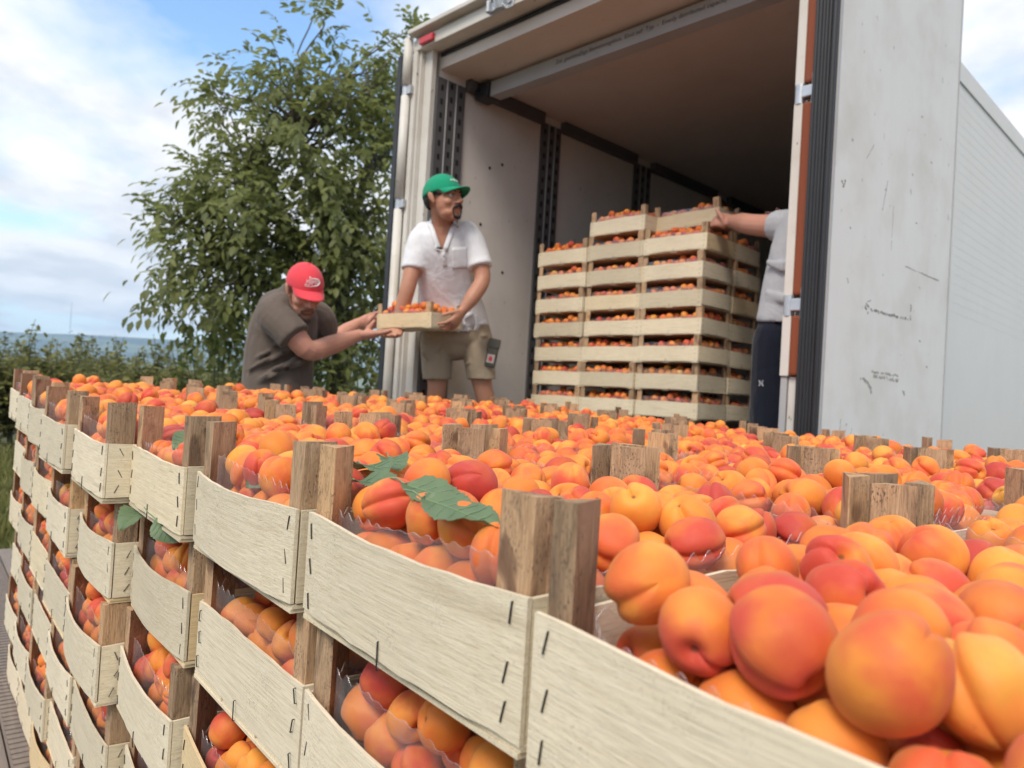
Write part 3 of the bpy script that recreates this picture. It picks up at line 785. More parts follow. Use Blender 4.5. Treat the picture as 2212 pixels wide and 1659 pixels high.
    part("scuff_mark", strokes([([dpx(1816 + 12 * q, 905 + 9 * (q % 3)), dpx(1813 + 12 * q, 940)], 0.004) for q in range(3)] + [([dpx(x, y), dpx(x + 3, y + 4)], 0.006) for x, y in ((1835, 490), (1912, 408), (1978, 480), (1985, 620), (1905, 590), (1970, 375), (1840, 300), (1955, 180), (1990, 250), (2010, 350), (1945, 765), (1985, 735), (2000, 790))]), SCUFF, rd)
    # running gear
    def ch(b):
        for xx in (0.35, 1.4): box(b, xx, xx + 0.14, 0.3, LEN, FLOOR_Z - 0.36, FLOOR_Z - 0.11)
        box(b, -0.2, 2.0, -0.02, 0.08, 0.52, 0.64); box(b, 0.4, 0.5, 0.0, 0.08, 0.6, FLOOR_Z - 0.23); box(b, 1.4, 1.5, 0.0, 0.08, 0.6, FLOOR_Z - 0.23)
    part("chassis", ch, RUST)
    tmesh, rmesh = wheel_mesh(0.5, 0.30), rim_mesh(0.27, 0.28, ZINC)
    for xx in (0.0, 1.9):
        for yy in (2.2, 3.5, 4.8):
            q = link("wheel", tmesh, root); q.location = (xx, yy, 0.5); link("rim", rmesh, q)
truck()

# ------------------------------------------------------------------ crates
CL, CW, BH, TH = 0.395, 0.292, 0.080, 0.0034      # length (x), width (y), board height, board thickness
POST_TOP = 0.1395
def board_mesh(name, length, bulge, mat, seed, along):
    r = np.random.default_rng(seed); n = 12; v = []; f = []
    tw = r.uniform(-0.2, 0.5)
    lean = r.uniform(-0.0015, 0.0015)
    for i in range(n + 1):
        t = i / n; x = (t - 0.5) * length; b = bulge * (1 - (2 * t - 1) ** 2)
        for q, z in enumerate((0.0, 0.04, BH)):
            oz = 0 if q == 1 else r.normal(0, 0.0007) + (0.0015 * math.sin(t * 5 + seed) if q == 2 else 0)
            o = b * (0.75 + 0.35 * z / BH + tw * (z / BH - 0.5)) + lean
            v += [(x, -o, z + oz), (x, -o + TH, z + oz)]
    for i in range(n):
        a, c = i * 6, (i + 1) * 6
        for q in (0, 2): f += [(a + q, c + q, c + q + 2, a + q + 2), (a + q + 1, a + q + 3, c + q + 3, c + q + 1)]
        f += [(a, a + 1, c + 1, c), (a + 4, c + 4, c + 5, a + 5)]
    for a in (0, n * 6): f += [(a, a + 2, a + 3, a + 1), (a + 2, a + 4, a + 5, a + 3)]
    if along == 'y': v = [(y, -x, z) for x, y, z in v]
    bm = bmesh.new(); vv = [bm.verts.new(p) for p in v]
    for q in f: bm.faces.new([vv[i] for i in q])
    return bm_me(name, bm, mat)
SIDE = [board_mesh("side_board", CL - 2 * TH - 0.001, b, BOARD_X, 11 + i, 'x') for i, b in enumerate((0.002, 0.005, 0.007, 0.009))]
ENDB = [board_mesh("end_board", CW, b, BOARD_Y, 31 + i, 'y') for i, b in enumerate((0.002, 0.005, 0.0075, 0.0105))]
def post_mesh(seed, swap):
    r = np.random.default_rng(seed); a, b = 0.033 + r.uniform(-.003, .003), 0.0265 + r.uniform(-.003, .003); e = 0.0012
    if swap: a, b = b, a
    sec = [(e, 0), (a - e, 0), (a, e * .8), (e * .8, b), (0, b - e), (0, e)]
    bm = bmesh.new(); ti, tj = r.uniform(-.04, .04, 2)
    lo = [bm.verts.new((x, y, 0.0)) for x, y in sec]
    mid = [bm.verts.new((x + r.normal(0, .0003), y + r.normal(0, .0003), BH)) for x, y in sec]
    hi = [bm.verts.new((x, y, POST_TOP + ti * x + tj * y)) for x, y in sec]
    for A, B in ((lo, mid), (mid, hi)):
        for k in range(6): bm.faces.new((A[k], A[(k + 1) % 6], B[(k + 1) % 6], B[k]))
    bm.faces.new(lo[::-1]); bm.faces.new(hi)
    return bm_me("corner_post", bm, POST)
POSTS = [[post_mesh(i, False) for i in range(5)], [post_mesh(i + 9, True) for i in range(5)]]
def bottom_mesh():
    bm = bmesh.new()
    for i in range(3):
        w = (CW - 0.012) / 3
        box(bm, -CL / 2 + 0.001, CL / 2 - 0.001, -CW / 2 + i * (w + 0.006), -CW / 2 + i * (w + 0.006) + w, -0.0042, -0.0006)
    for x in (-CL / 2 + 0.0, CL / 2 - 0.04, -0.02): box(bm, x, x + 0.04, -CW / 2 + 0.001, CW / 2 - 0.001, -0.0080, -0.0046)
    return bm_me("bottom_board", bm, BOARD_X)
BOTTOM = bottom_mesh()
def liner_mesh(seed, hi):
    r = np.random.default_rng(seed)
    X, Y, c = CL / 2 - TH - 0.004, CW / 2 - TH - 0.004, 0.030
    loop = [(-X + c, -Y), (X - c, -Y), (X, -Y + c), (X, Y - c), (X - c, Y), (-X + c, Y), (-X, Y - c), (-X, -Y + c)]
    pts = []
    for (x0, y0), (x1, y1) in zip(loop, loop[1:] + loop[:1]):
        L = math.hypot(x1 - x0, y1 - y0); n = max(2, int(L / 0.0024))
        for k in range(n): pts.append((x0 + (x1 - x0) * k / n, y0 + (y1 - y0) * k / n, (y1 - y0) / L, -(x1 - x0) / L))
    n = len(pts); v, f, mats = [], [], []
    ph = r.uniform(0, 6, 4); s = 0.0
    top = []
    for i, (x, y, nx, ny) in enumerate(pts):
        s = i * 0.0024
        w = 0.0022 * math.sin(s * 31 + ph[0]) + 0.0014 * math.sin(s * 83 + ph[1])
        amp = 0.0022 + 0.0013 * math.sin(s * 17 + ph[2]) + 0.0006 * math.sin(s * 57 + ph[0])
        h = BH + hi + 0.004 * math.sin(s * 14 + ph[3]) + amp * math.sin(s * 2 * math.pi / 0.0165)
        px_, py_ = x + nx * (w * 0.6 - 0.001), y + ny * (w * 0.6 - 0.001)
        v += [(px_ * 0.99, py_ * 0.99, 0.012), (px_, py_, BH * 0.7), (px_ - nx * 0.001, py_ - ny * 0.001, h)]
        top.append((px_ - nx * 0.001, py_ - ny * 0.001, h))
    for i in range(n):
        a, b = i * 3, ((i + 1) % n) * 3
        f += [(a, b, b + 1, a + 1), (a + 1, b + 1, b + 2, a + 2)]; mats += [0, 0]
    o = len(v); q = 0.00042
    for (x, y, z), (_, _, nx, ny) in zip(top, pts):
        v += [(x + nx * q, y + ny * q, z), (x, y, z + q), (x - nx * q, y - ny * q, z)]
    for i in range(n):
        a, b = o + i * 3, o + ((i + 1) % n) * 3
        f += [(a, b, b + 1, a + 1), (a + 1, b + 1, b + 2, a + 2)]; mats += [1, 1]
    me = me_from("tray_liner", v, f, True); me.materials.append(FILM); me.materials.append(FILM_RIM)
    me.polygons.foreach_set("material_index", mats)
    return me
LINERS = [liner_mesh(1, 0.016), liner_mesh(2, 0.022), liner_mesh(3, 0.010), liner_mesh(4, 0.018), liner_mesh(5, -0.006)]
def staple_bm(bm, p, ang, L, plane):
    """one wire staple lying on a board face: legs end in the wood"""
    d = Vector((math.sin(ang), 0, math.cos(ang))) if plane == 'y' else Vector((0, math.sin(ang), math.cos(ang)))
    n = Vector((0, -1, 0)) if plane == 'y' else Vector((-1, 0, 0))
    p = Vector(p); a, b = p - d * L / 2, p + d * L / 2
    tube(bm, [a - n * 0.0012, a + n * 0.0006, b + n * 0.0006, b - n * 0.0012], 0.00066, 5)
def staple_me(L, ang, plane):
    bm = bmesh.new(); staple_bm(bm, (0, 0, 0), ang, L, plane); return bm_me("staple", bm, STAPLE)
ST_Y = [staple_me(0.0125, a, 'y') for a in (0.45, 0.6, -0.35, -0.5)]
ST_X = [staple_me(0.0125, a, 'x') for a in (0.18, 0.32, -0.12, -0.25)]
ST_MID = staple_me(0.020, 0.03, 'x')
ST_MIDY = staple_me(0.018, 0.03, 'y')
def staple_set(plane, L, bulge):
    bm = bmesh.new()
    off = lambda u, z: -(bulge * (1 - (2 * u / L) ** 2) * (0.75 + 0.35 * z / BH) + 0.0003)
    for s in (-1, 1):
        for q, z in enumerate((0.014, 0.040, 0.066)):
            u = s * (L / 2 - 0.014)
            staple_bm(bm, (u, off(u, z), z) if plane == 'y' else (off(u, z), u, z), 0.45 * (-1 if q % 2 else 1), 0.011, plane)
    staple_bm(bm, (0, off(0, 0), 0.005) if plane == 'y' else (off(0, 0), 0, 0.005), 0.04, 0.018, plane)
    return bm_me("staples", bm, STAPLE)
SB, EB = (0.002, 0.005, 0.007, 0.009), (0.002, 0.005, 0.0075, 0.0105)
SET_X, SET_Y = [staple_set('x', CW, b) for b in EB], [staple_set('y', CL - 2 * TH - 0.001, b) for b in SB]

def crate(mw, label, group, detail=1, seed=0, liner=True, corner=None):
    """detail 2: every staple a part; 1: staples joined per face; 0: none"""
    r = np.random.default_rng(1000 + seed)
    root = props(empty("apricot_crate", mw=mw), label, "crate", group)
    for s in (0, 1):
        rot = Matrix.Rotation(math.pi * s, 4, 'Z')
        bi = int(r.integers(len(SIDE)))
        sb = link("side_board", SIDE[bi], root); sb.matrix_local = rot @ Matrix.Translation((0, -CW / 2, 0))
        be = int(r.integers(len(ENDB)))
        eb = link("end_board", ENDB[be], root); eb.matrix_local = rot @ Matrix.Translation((-CL / 2, 0, 0))
        if detail == 2 and s == 0:
            for u in (-CW / 2 + 0.013, CW / 2 - 0.013):
                for z in (0.013, 0.040, 0.067):
                    st = link("staple", ST_X[int(r.integers(4))], eb); st.location = (-0.0004 - EB[be] * (1 - (2 * u / CW) ** 2) * (0.75 + 0.35 * z / BH), u + r.normal(0, .0012), z + r.normal(0, .002))
            st = link("staple", ST_MID, eb); st.location = (-0.0006 - EB[be] * 0.76, r.normal(0, .006), 0.004)
            for u in (-CL / 2 + 0.022, CL / 2 - 0.022):
                for z in (0.013, 0.040, 0.067):
                    st = link("staple", ST_Y[int(r.integers(4))], sb); st.location = (u + r.normal(0, .0015), -0.0004 - SB[bi] * (1 - (2 * u / CL) ** 2) * (0.75 + 0.35 * z / BH), z + r.normal(0, .002))
        elif detail >= 1:
            link("staples", SET_X[be], eb)["kind"] = "stuff"
            link("staples", SET_Y[bi], sb)["kind"] = "stuff"
    for i, (sx, sy) in enumerate(((-1, -1), (1, -1), (1, 1), (-1, 1))):
        p = link("corner_post", POSTS[i % 2][int(r.integers(5))], root)
        fit = Matrix.Diagonal((*corner[1], 1)) if corner is not None and corner[0] == i else Matrix.Identity(4)
        p.matrix_local = Matrix.Translation((sx * (CL / 2 - TH - 0.0008), sy * (CW / 2 - TH - 0.0008), 0)) @ Matrix.Rotation(math.pi / 2 * i, 4, 'Z') @ fit
    link("bottom_board", BOTTOM, root)
    if liner is not False: link("tray_liner", LINERS[int(r.integers(4)) if liner is True else liner], root)
    return root

# apricot heaps: spheres settled in a box, so that the fruit really rests on itself
def settle(seed, n, zmax, its=230):
    r = np.random.default_rng(seed)
    rad = np.clip(r.normal(0.0205, 0.0014, n), 0.0172, 0.0238)
    X, Y = CL / 2 - 0.012, CW / 2 - 0.012
    p = np.c_[r.uniform(-X + .03, X - .03, n), r.uniform(-Y + .03, Y - .03, n), r.uniform(0.02, 0.36, n)]
    RS = rad[:, None] + rad[None]
    for it in range(its):
        p[:, 2] -= 0.0035 if it < its - 40 else 0.0008
        for q in range(3):
            D = p[:, None] - p[None]; L = np.sqrt((D ** 2).sum(-1)) + 1e-9
            ov = np.clip(RS * 0.985 - L, 0, None); np.fill_diagonal(ov, 0)
            p += (D / L[..., None] * (ov * 0.42)[..., None]).sum(1)
            p[:, 0] = np.clip(p[:, 0], -X + rad, X - rad); p[:, 1] = np.clip(p[:, 1], -Y + rad, Y - rad); p[:, 2] = np.maximum(p[:, 2], rad)
            cx, cy = np.abs(p[:, 0]), np.abs(p[:, 1])            # keep clear of the corner posts
            dd = (cx + cy) - (X + Y - 0.030) + rad * 1.2
            m = dd > 0
            p[m, 0] -= np.sign(p[m, 0]) * dd[m] * .5; p[m, 1] -= np.sign(p[m, 1]) * dd[m] * .5
    k = (p[:, 2] + rad < zmax) & (p[:, 2] > 0.040)
    return p[k], rad[k]
HIGH_HEAP = 6
HEAPS = [settle(s, n, z) for s, n, z in ((1, 194, 0.1345), (2, 188, 0.1365), (3, 200, 0.1345), (4, 184, 0.1365), (5, 192, 0.1365), (6, 190, 0.1365), (7, 232, 0.158), (8, 216, 0.150), (9, 200, 0.127))]

def apricot_mesh(name, nu, nv, seed, mat):
    r = np.random.default_rng(seed)
    cd_, cw_ = r.uniform(0.10, 0.20), r.uniform(0.12, 0.22); sd_ = r.uniform(0.26, 0.46)
    ax = np.array((r.uniform(0.94, 1.04), r.uniform(0.86, 0.98), r.uniform(0.94, 1.16)))
    k = r.normal(0, 1, (5, 3)) * 1.4; ph = r.uniform(0, 6.28, 5)
    v = []
    us = []
    for i in range(nu):
        t = (i / nu) * 2 - 1
        us.append(math.pi * np.sign(t) * abs(t) ** 1.45)          # more columns near the suture
    def P(th, fi):
        s, c = math.sin(th), math.cos(th)
        d = np.array((s * math.cos(fi), s * math.sin(fi), c))
        cr = cd_ * math.exp(-(fi / cw_) ** 2) * (s ** 0.6 if s > 0 else 0) * (0.55 + 0.45 * (c + 1) / 2)
        sh = 0.055 * math.exp(-((abs(fi) - 0.5) / 0.30) ** 2) * s
        rr = 1.0 - cr + sh - sd_ * math.exp(-(th / 0.30) ** 2) - 0.03 * math.exp(-((math.pi - th) / 0.2) ** 2) + 0.014 * sum(math.sin(d @ k[q] * 2 + ph[q]) for q in range(5)) / 1.5
        return d * rr * ax
    v.append(P(1e-4, 1.5))
    for j in range(1, nv):
        th = math.pi * (j / nv) ** 1.12
        for fi in us: v.append(P(th, fi))
    v.append(P(math.pi, 0))
    f = []
    for i in range(nu):
        a, b = 1 + i, 1 + (i + 1) % nu; f.append((0, a, b))
        for j in range(nv - 2):
            o = 1 + j * nu; f.append((o + i, o + nu + i, o + nu + (i + 1) % nu, o + (i + 1) % nu))
        o = 1 + (nv - 2) * nu; f.append((o + i, len(v) - 1, o + (i + 1) % nu))
    return me_from(name, v, f, True, mat)
NEAR = [[apricot_mesh("apricot", 34, 24, 100 + 7 * c + s, APR[c][1]) for s in range(3)] for c in range(len(APR))]
FAR = [[apricot_mesh("apricot", 18, 12, 300 + 7 * c + s, APR[c][1]) for s in range(2)] for c in range(len(APR))]

FRUIT = []          # world position, radius, rotation matrix, colour, shape, crate key, local position
def fill(mw, heap, seed, key, flip=None, yellow=False):
    r = np.random.default_rng(5000 + seed); P_, Rr = HEAPS[heap % len(HEAPS)]
    fl = int(r.integers(4)) if flip is None else flip
    sx, sy = (1, -1)[fl & 1], (1, -1)[fl >> 1]
    for p, rad in zip(P_, Rr):
        lp = Vector((p[0] * sx, p[1] * sy, p[2]))
        q = r.normal(0, 1, 4); 
        from mathutils import Quaternion
        ro = Quaternion(q / np.linalg.norm(q)).to_matrix()
        if len(key) == 3 and key[0] != "t" and key[2] == 0 and key[0] <= 1 and r.random() < 0.5:      # seam side up or outwards
            xa = ((CAM - mw @ lp).normalized() + Vector(r.normal(0, 0.45, 3))).normalized(); za = Vector(q[:3]); za = (za - xa * za.dot(xa)).normalized(); za = (za + xa * r.uniform(0.0, 0.9)).normalized()
            xa = (xa - za * xa.dot(za)).normalized(); ya = za.cross(xa); ro = Matrix(((xa.x, ya.x, za.x), (xa.y, ya.y, za.y), (xa.z, ya.z, za.z)))
        w = np.array(APR_W) if not yellow else np.array((0.3, 0.1, 0.0, 0.0, 0.0, 0.6))
        FRUIT.append((mw @ lp, rad * r.uniform(1.0, 1.05), ro, int(r.choice(len(APR), p=w / w.sum())), int(r.integers(3)), key, lp))

EOFF = {-1: -0.005, 0: 0.0, 1: -0.005, 2: -0.012, 3: -0.047, 4: -0.050, 5: -0.045, 6: -0.039, 7: -0.033, 8: -0.023, 9: -0.018}
DZ = {-1: -0.004, 0: 0.0, 1: 0.0, 2: 0.004, 3: 0.006, 4: 0.013, 5: 0.022, 6: 0.032, 7: 0.042, 8: 0.055, 9: 0.068}
DS, DE, DP = 0.3035, 0.4105, 0.148
TOPZ = PO.z - BH
CRATES = {}
ORD = ["first", "second", "third", "fourth", "fifth", "sixth", "seventh", "eighth", "ninth", "tenth", "eleventh"]
def crate_mat(k, j, n):
    r = np.random.default_rng((k + 2) * 1000 + j * 37 + n)
    jx = 0.0 if k <= 1 and n == 0 else 1.0
    e = EOFF[k] * (1.0 - 0.17 * n if j == 0 else 0.35) + j * DE + CL / 2 + r.normal(0, 0.004) * jx + (0.006 * (n % 2) if j == 0 else 0)
    s = k * DS + 0.005 + CW / 2 + r.normal(0, 0.003) * jx
    h = (DP + DZ[k] / 5)
    z = TOPZ + DZ[k] - n * h
    return PM @ Matrix.Translation((e, s, z)) @ Matrix.Rotation(r.normal(0, 0.012) * (1 + jx) / 2, 4, 'Z') @ Matrix.Rotation(0.0 if n else DZ[k] * 0.15, 4, 'X')
sd_ = 0
for k in range(-1, 8):
    for j in range(5):
        for n in range(6):
            if n > 0 and k >= 0 and (j > 1 or (j == 1 and n == 5)): continue
            sd_ += 1
            mw = crate_mat(k, j, n)
            if j == 0 and n == 0: lab = ("nearest pale wooden apricot crate, cropped by the bottom right corner" if k == -1 else "pale apricot crate, %s along the pile's left edge behind the nearest, top layer" % ORD[k])
            elif j == 0: lab = "pale wooden crate, %s below the top of the %s stack along the left face" % (ORD[n - 1], ORD[k + 1])
            elif n == 0: lab = "open apricot crate atop the pile, %s row back, %s in from the left edge" % (ORD[k + 1], ORD[j])
            elif k == -1: lab = "wooden apricot crate low in the pile's near end, out of the frame"
            else: lab = "wooden apricot crate buried inside the pile behind its left outer stacks"
            grp = "wooden apricot crates piled on the trailer" if not (n > 0 and j > 0) else ("crates at the pile's near end" if k == -1 else "crates buried inside the pile")
            det = 2 if (j == 0 and k <= 3 and n <= 3) else (1 if (j == 0 or (n == 0 and k <= 3 and j <= 2)) else 0)
            CRATES[(k, j, n)] = crate(mw, lab, grp, det, sd_, liner=(4 if (k, j, n) == (-1, 0, 0) else not (j > 0 and n > 0)), corner={(0, 0, 0): (0, (0.70, 1.05, 0.967)), (-1, 0, 0): (3, (0.74, 1.0, 1.012))}.get((k, j, n)))
            if not (j > 0 and n > 0 and k >= 0): fill(mw, 8 if (k, j, n) == (-1, 0, 0) else int(rng.integers(6)), sd_, (k, j, n))

# the stack inside the truck, the crate being set on it and the one being handed up
def truck_mat(c, rw, n):
    r = np.random.default_rng(c * 100 + rw * 10 + n + 77)
    return TM @ Matrix.Translation((0.155 + c * 0.398 + CL / 2 + r.normal(0, .004), 0.70 + rw * 0.312 + CW / 2 + r.normal(0, .005), FLOOR_Z + 0.0085 + n * 0.1485)) @ Matrix.Rotation(r.normal(0, 0.012), 4, 'Z')
CN = ["left", "middle", "right"]
for c in range(3):
    for rw in range(2):
        for n in range(10 + (1 if c == 1 else 0)):
            sd_ += 1
            if rw == 1 and c == 0 and n < 8: continue
            if n < 3 and rw == 1: continue
            mw = truck_mat(c, rw, n)
            if n < 3: lab, grp = "wooden apricot crate at the foot of the truck's stack, hidden behind the pile", "crates at the foot of the truck stack"
            else:
                lab = "wooden crate in the truck's stack, %s column, %s, %s visible layer up" % (CN[c], "front row" if rw == 0 else "row behind", ORD[n - 3]); grp = "wooden apricot crates stacked in the truck"
            crate(mw, lab, grp, 1 if n >= 3 else 0, sd_, liner=n >= 3)
            if n >= 3: fill(mw, 7 if n == (10 if c == 1 else 9) else int(rng.integers(6)), sd_, ("t", c, rw, n), yellow=(c == 2 and rw == 0 and n == 4))
mw = TM @ Matrix.Translation((1.115, 0.985, FLOOR_Z + 0.0085 + 10 * 0.1485 + 0.012)) @ Matrix.Rotation(0.10, 4, 'Z') @ Matrix.Rotation(-0.05, 4, 'Y')
crate(mw, "wooden apricot crate being set on top of the truck's stack by a half-hidden worker", "wooden apricot crates stacked in the truck", 1, 901); fill(mw, 2, 901, ("t", "held"))
# handed-over crate: front left and front right lower corners of its long side
HS = 0.97
hr = at(931, 705, 4.0); hl = at(806, 709, 4.215)
hx = (hr - hl).normalized(); hy = Vector((-hx.y, hx.x, 0.05)).normalized(); hzv = hx.cross(hy).normalized(); hy = hzv.cross(hx)
hc = hr - hx * (CL / 2 * HS) + hy * (CW / 2 * HS)
HELD = Matrix(((hx.x, hy.x, hzv.x, hc.x), (hx.y, hy.y, hzv.y, hc.y), (hx.z, hy.z, hzv.z, hc.z), (0, 0, 0, 1))) @ Matrix.Scale(HS, 4)
crate(HELD, "wooden apricot crate passed between the two men, held in mid-air", "wooden apricot crates stacked in the truck", 1, 902)["group"] = "crate in hand"
fill(HELD, 6, 902, ("held",))

# ---- the 300 apricots that show largest become things, the rest one heap
def split_fruit():
    pos = np.array([f[0] for f in FRUIT]); rad = np.array([f[1] for f in FRUIT])
    rel = pos - np.array(CAM); dist = np.linalg.norm(rel, axis=1)
    zc = -(rel @ np.array(CB)); xx = 1106 + FPX * (rel @ np.array(CX)) / np.maximum(zc, .01); yy = 829.5 - FPX * (rel @ np.array(CU)) / np.maximum(zc, .01)
    inv = (zc > 0.1) & (xx > -30) & (xx < 2242) & (yy > -30) & (yy < 1700)
    size = np.where(inv, rad / np.maximum(zc, .01), 0)
    ok = np.zeros(len(FRUIT), bool)
    cand = [i for i in np.argsort(-size)[:1600] if size[i] > 0]
    near = np.argsort(dist)[:4200]
    for i in cand:
        key, lp = FRUIT[i][5], FRUIT[i][6]
        if key[0] in ("t", "held"): continue
        if key[2] == 0:
            if lp.z < 0.068: continue
        elif not (lp.x < -0.10 and lp.z > 0.078): continue
        d = rel[i] / dist[i]
        t = rel[near] @ d; off = np.linalg.norm(rel[near] - t[:, None] * d, axis=1)
        cov = ((t < dist[i] - rad[i] * 0.6) & (t > 0.05))
        # share of nine sample points over its disc that nothing nearer hides
        u = np.cross(d, (0, 0, 1.0)); u /= np.linalg.norm(u); w = np.cross(d, u); free = 0
        nb = near[cov & (off < rad[i] * 2.4)]
        for a, b in ((0, 0), (.65, 0), (-.65, 0), (0, .65), (0, -.65), (.5, .5), (-.5, .5), (.5, -.5), (-.5, -.5)):
            dd = rel[i] + (u * a + w * b) * rad[i]; dl = np.linalg.norm(dd); dd = dd / dl
            tt = rel[nb] @ dd; oo = np.linalg.norm(rel[nb] - tt[:, None] * dd, axis=1)
            free += not np.any(oo < rad[nb] * 0.97)
        ok[i] = free >= 3
    pick = [i for i in np.argsort(-size) if ok[i]][:298]
    return pick
PICK = split_fruit()
def crate_words(key):
    k, j, n = key
    if n == 0 and j == 0: return "nearest crate" if k == -1 else "%s left-edge crate" % ORD[k + 1]
    if n == 0: return "crate in row %s, %s" % (("one", "two", "three", "four", "five", "six", "seven", "eight")[k + 1], ("", "second from left", "third from left", "fourth from left", "fifth from left")[j])
    return "gap %s below top of left stack %s" % (("one", "two", "three", "four", "five")[n - 1], ("one", "two", "three", "four", "five", "six", "seven", "eight")[k + 1])
def place_words(lp, n):
    a = ("left side", "middle", "right side")[min(2, max(0, int((lp.x / (CL - .03) + 0.5) * 3)))]
    b = ("front", "centre", "back")[min(2, max(0, int((lp.y / (CW - .03) + 0.5) * 3)))]
    h = "high" if lp.z > 0.106 else "low"
    return "%s, %s %s" % (a, h, b)
labs = {}
for i in PICK:
    p, rad, ro, c, s, key, lp = FRUIT[i]
    labs.setdefault("%s apricot, %s, %s" % (APR[c][0], crate_words(key), place_words(lp, key[2])), []).append(i)
lab_of = {}
for t, ids in labs.items():
    ids.sort(key=lambda i: -FRUIT[i][1])
    if len(ids) == 1: lab_of[ids[0]] = t
    elif len(ids) == 2: lab_of[ids[0]] = "larger " + t; lab_of[ids[1]] = "smaller " + t
    else:
        lab_of[ids[0]] = "largest " + t; lab_of[ids[-1]] = "smallest " + t
        for i in ids[1:-1]: lab_of[i] = "medium " + t
for i in PICK:
    p, rad, ro, c, s, key, lp = FRUIT[i]
    o = link("apricot", NEAR[c][s])
    o.matrix_world = Matrix.Translation(p) @ ro.to_4x4() @ Matrix.Scale(rad, 4)
    props(o, lab_of[i], "apricot", "apricots heaped in the crates")
def apricot_heap():
    rest = sorted(set(range(len(FRUIT))) - set(PICK))
    pos = np.array([FRUIT[i][0] for i in rest]); rad = np.array([FRUIT[i][1] for i in rest])
    # the nearer ones take the finer shapes
    dist = np.linalg.norm(pos - np.array(CAM), axis=1)
    srcs = [m for c in NEAR for m in c] + [m for c in FAR for m in c]
    idx = [FRUIT[i][3] * 3 + FRUIT[i][4] if d < 1.6 else 18 + FRUIT[i][3] * 2 + FRUIT[i][4] % 2 for i, d in zip(rest, dist)]
    eul = np.array([FRUIT[i][2].to_euler() for i in rest])
    me = bpy.data.meshes.new("apricots"); me.vertices.add(len(rest)); me.vertices.foreach_set("co", pos.ravel())
    a = me.attributes.new("scl", 'FLOAT', 'POINT'); a.data.foreach_set("value", rad.astype(np.float32))
    a = me.attributes.new("idx", 'INT', 'POINT'); a.data.foreach_set("value", np.array(idx, np.int32))
    a = me.attributes.new("rot", 'FLOAT_VECTOR', 'POINT'); a.data.foreach_set("vector", eul.astype(np.float32).ravel())
    o = props(link("apricots", me), "orange and red blushed apricots filling all the crates behind the nearest ones", "apricots", "apricots heaped in the crates", 'stuff')
    g = bpy.data.node_groups.new("place apricots", 'GeometryNodeTree')
    g.interface.new_socket("Geometry", in_out='INPUT', socket_type='NodeSocketGeometry'); g.interface.new_socket("Geometry", in_out='OUTPUT', socket_type='NodeSocketGeometry')
    N = g.nodes.new; L = g.links.new
    gi, go = N("NodeGroupInput"), N("NodeGroupOutput"); out = None
    def attr(nm, typ):
        n = N("GeometryNodeInputNamedAttribute"); n.data_type = typ; n.inputs["Name"].default_value = nm; return n.outputs["Attribute"]
    ai, asc, ar = attr("idx", 'INT'), attr("scl", 'FLOAT'), attr("rot", 'FLOAT_VECTOR')
    e2r = N("FunctionNodeEulerToRotation"); L(ar, e2r.inputs[0])
    join = N("GeometryNodeJoinGeometry")
    for q in sorted(set(idx)):
        so = bpy.data.objects.new("apricot_shape", srcs[q])
        oi = N("GeometryNodeObjectInfo"); oi.inputs["Object"].default_value = so; oi.inputs["As Instance"].default_value = True
        cmp = N("FunctionNodeCompare"); cmp.data_type = 'INT'; cmp.operation = 'EQUAL'; L(ai, cmp.inputs[2]); cmp.inputs[3].default_value = q
        ip = N("GeometryNodeInstanceOnPoints")
        L(gi.outputs[0], ip.inputs["Points"]); L(cmp.outputs[0], ip.inputs["Selection"]); L(oi.outputs["Geometry"], ip.inputs["Instance"]); L(e2r.outputs[0], ip.inputs["Rotation"]); L(asc, ip.inputs["Scale"])
        L(ip.outputs[0], join.inputs[0])
    L(join.outputs[0], go.inputs[0])
    md = o.modifiers.new("place", 'NODES'); md.node_group = g
apricot_heap()
print("fruit", len(FRUIT), "picked", len(PICK))

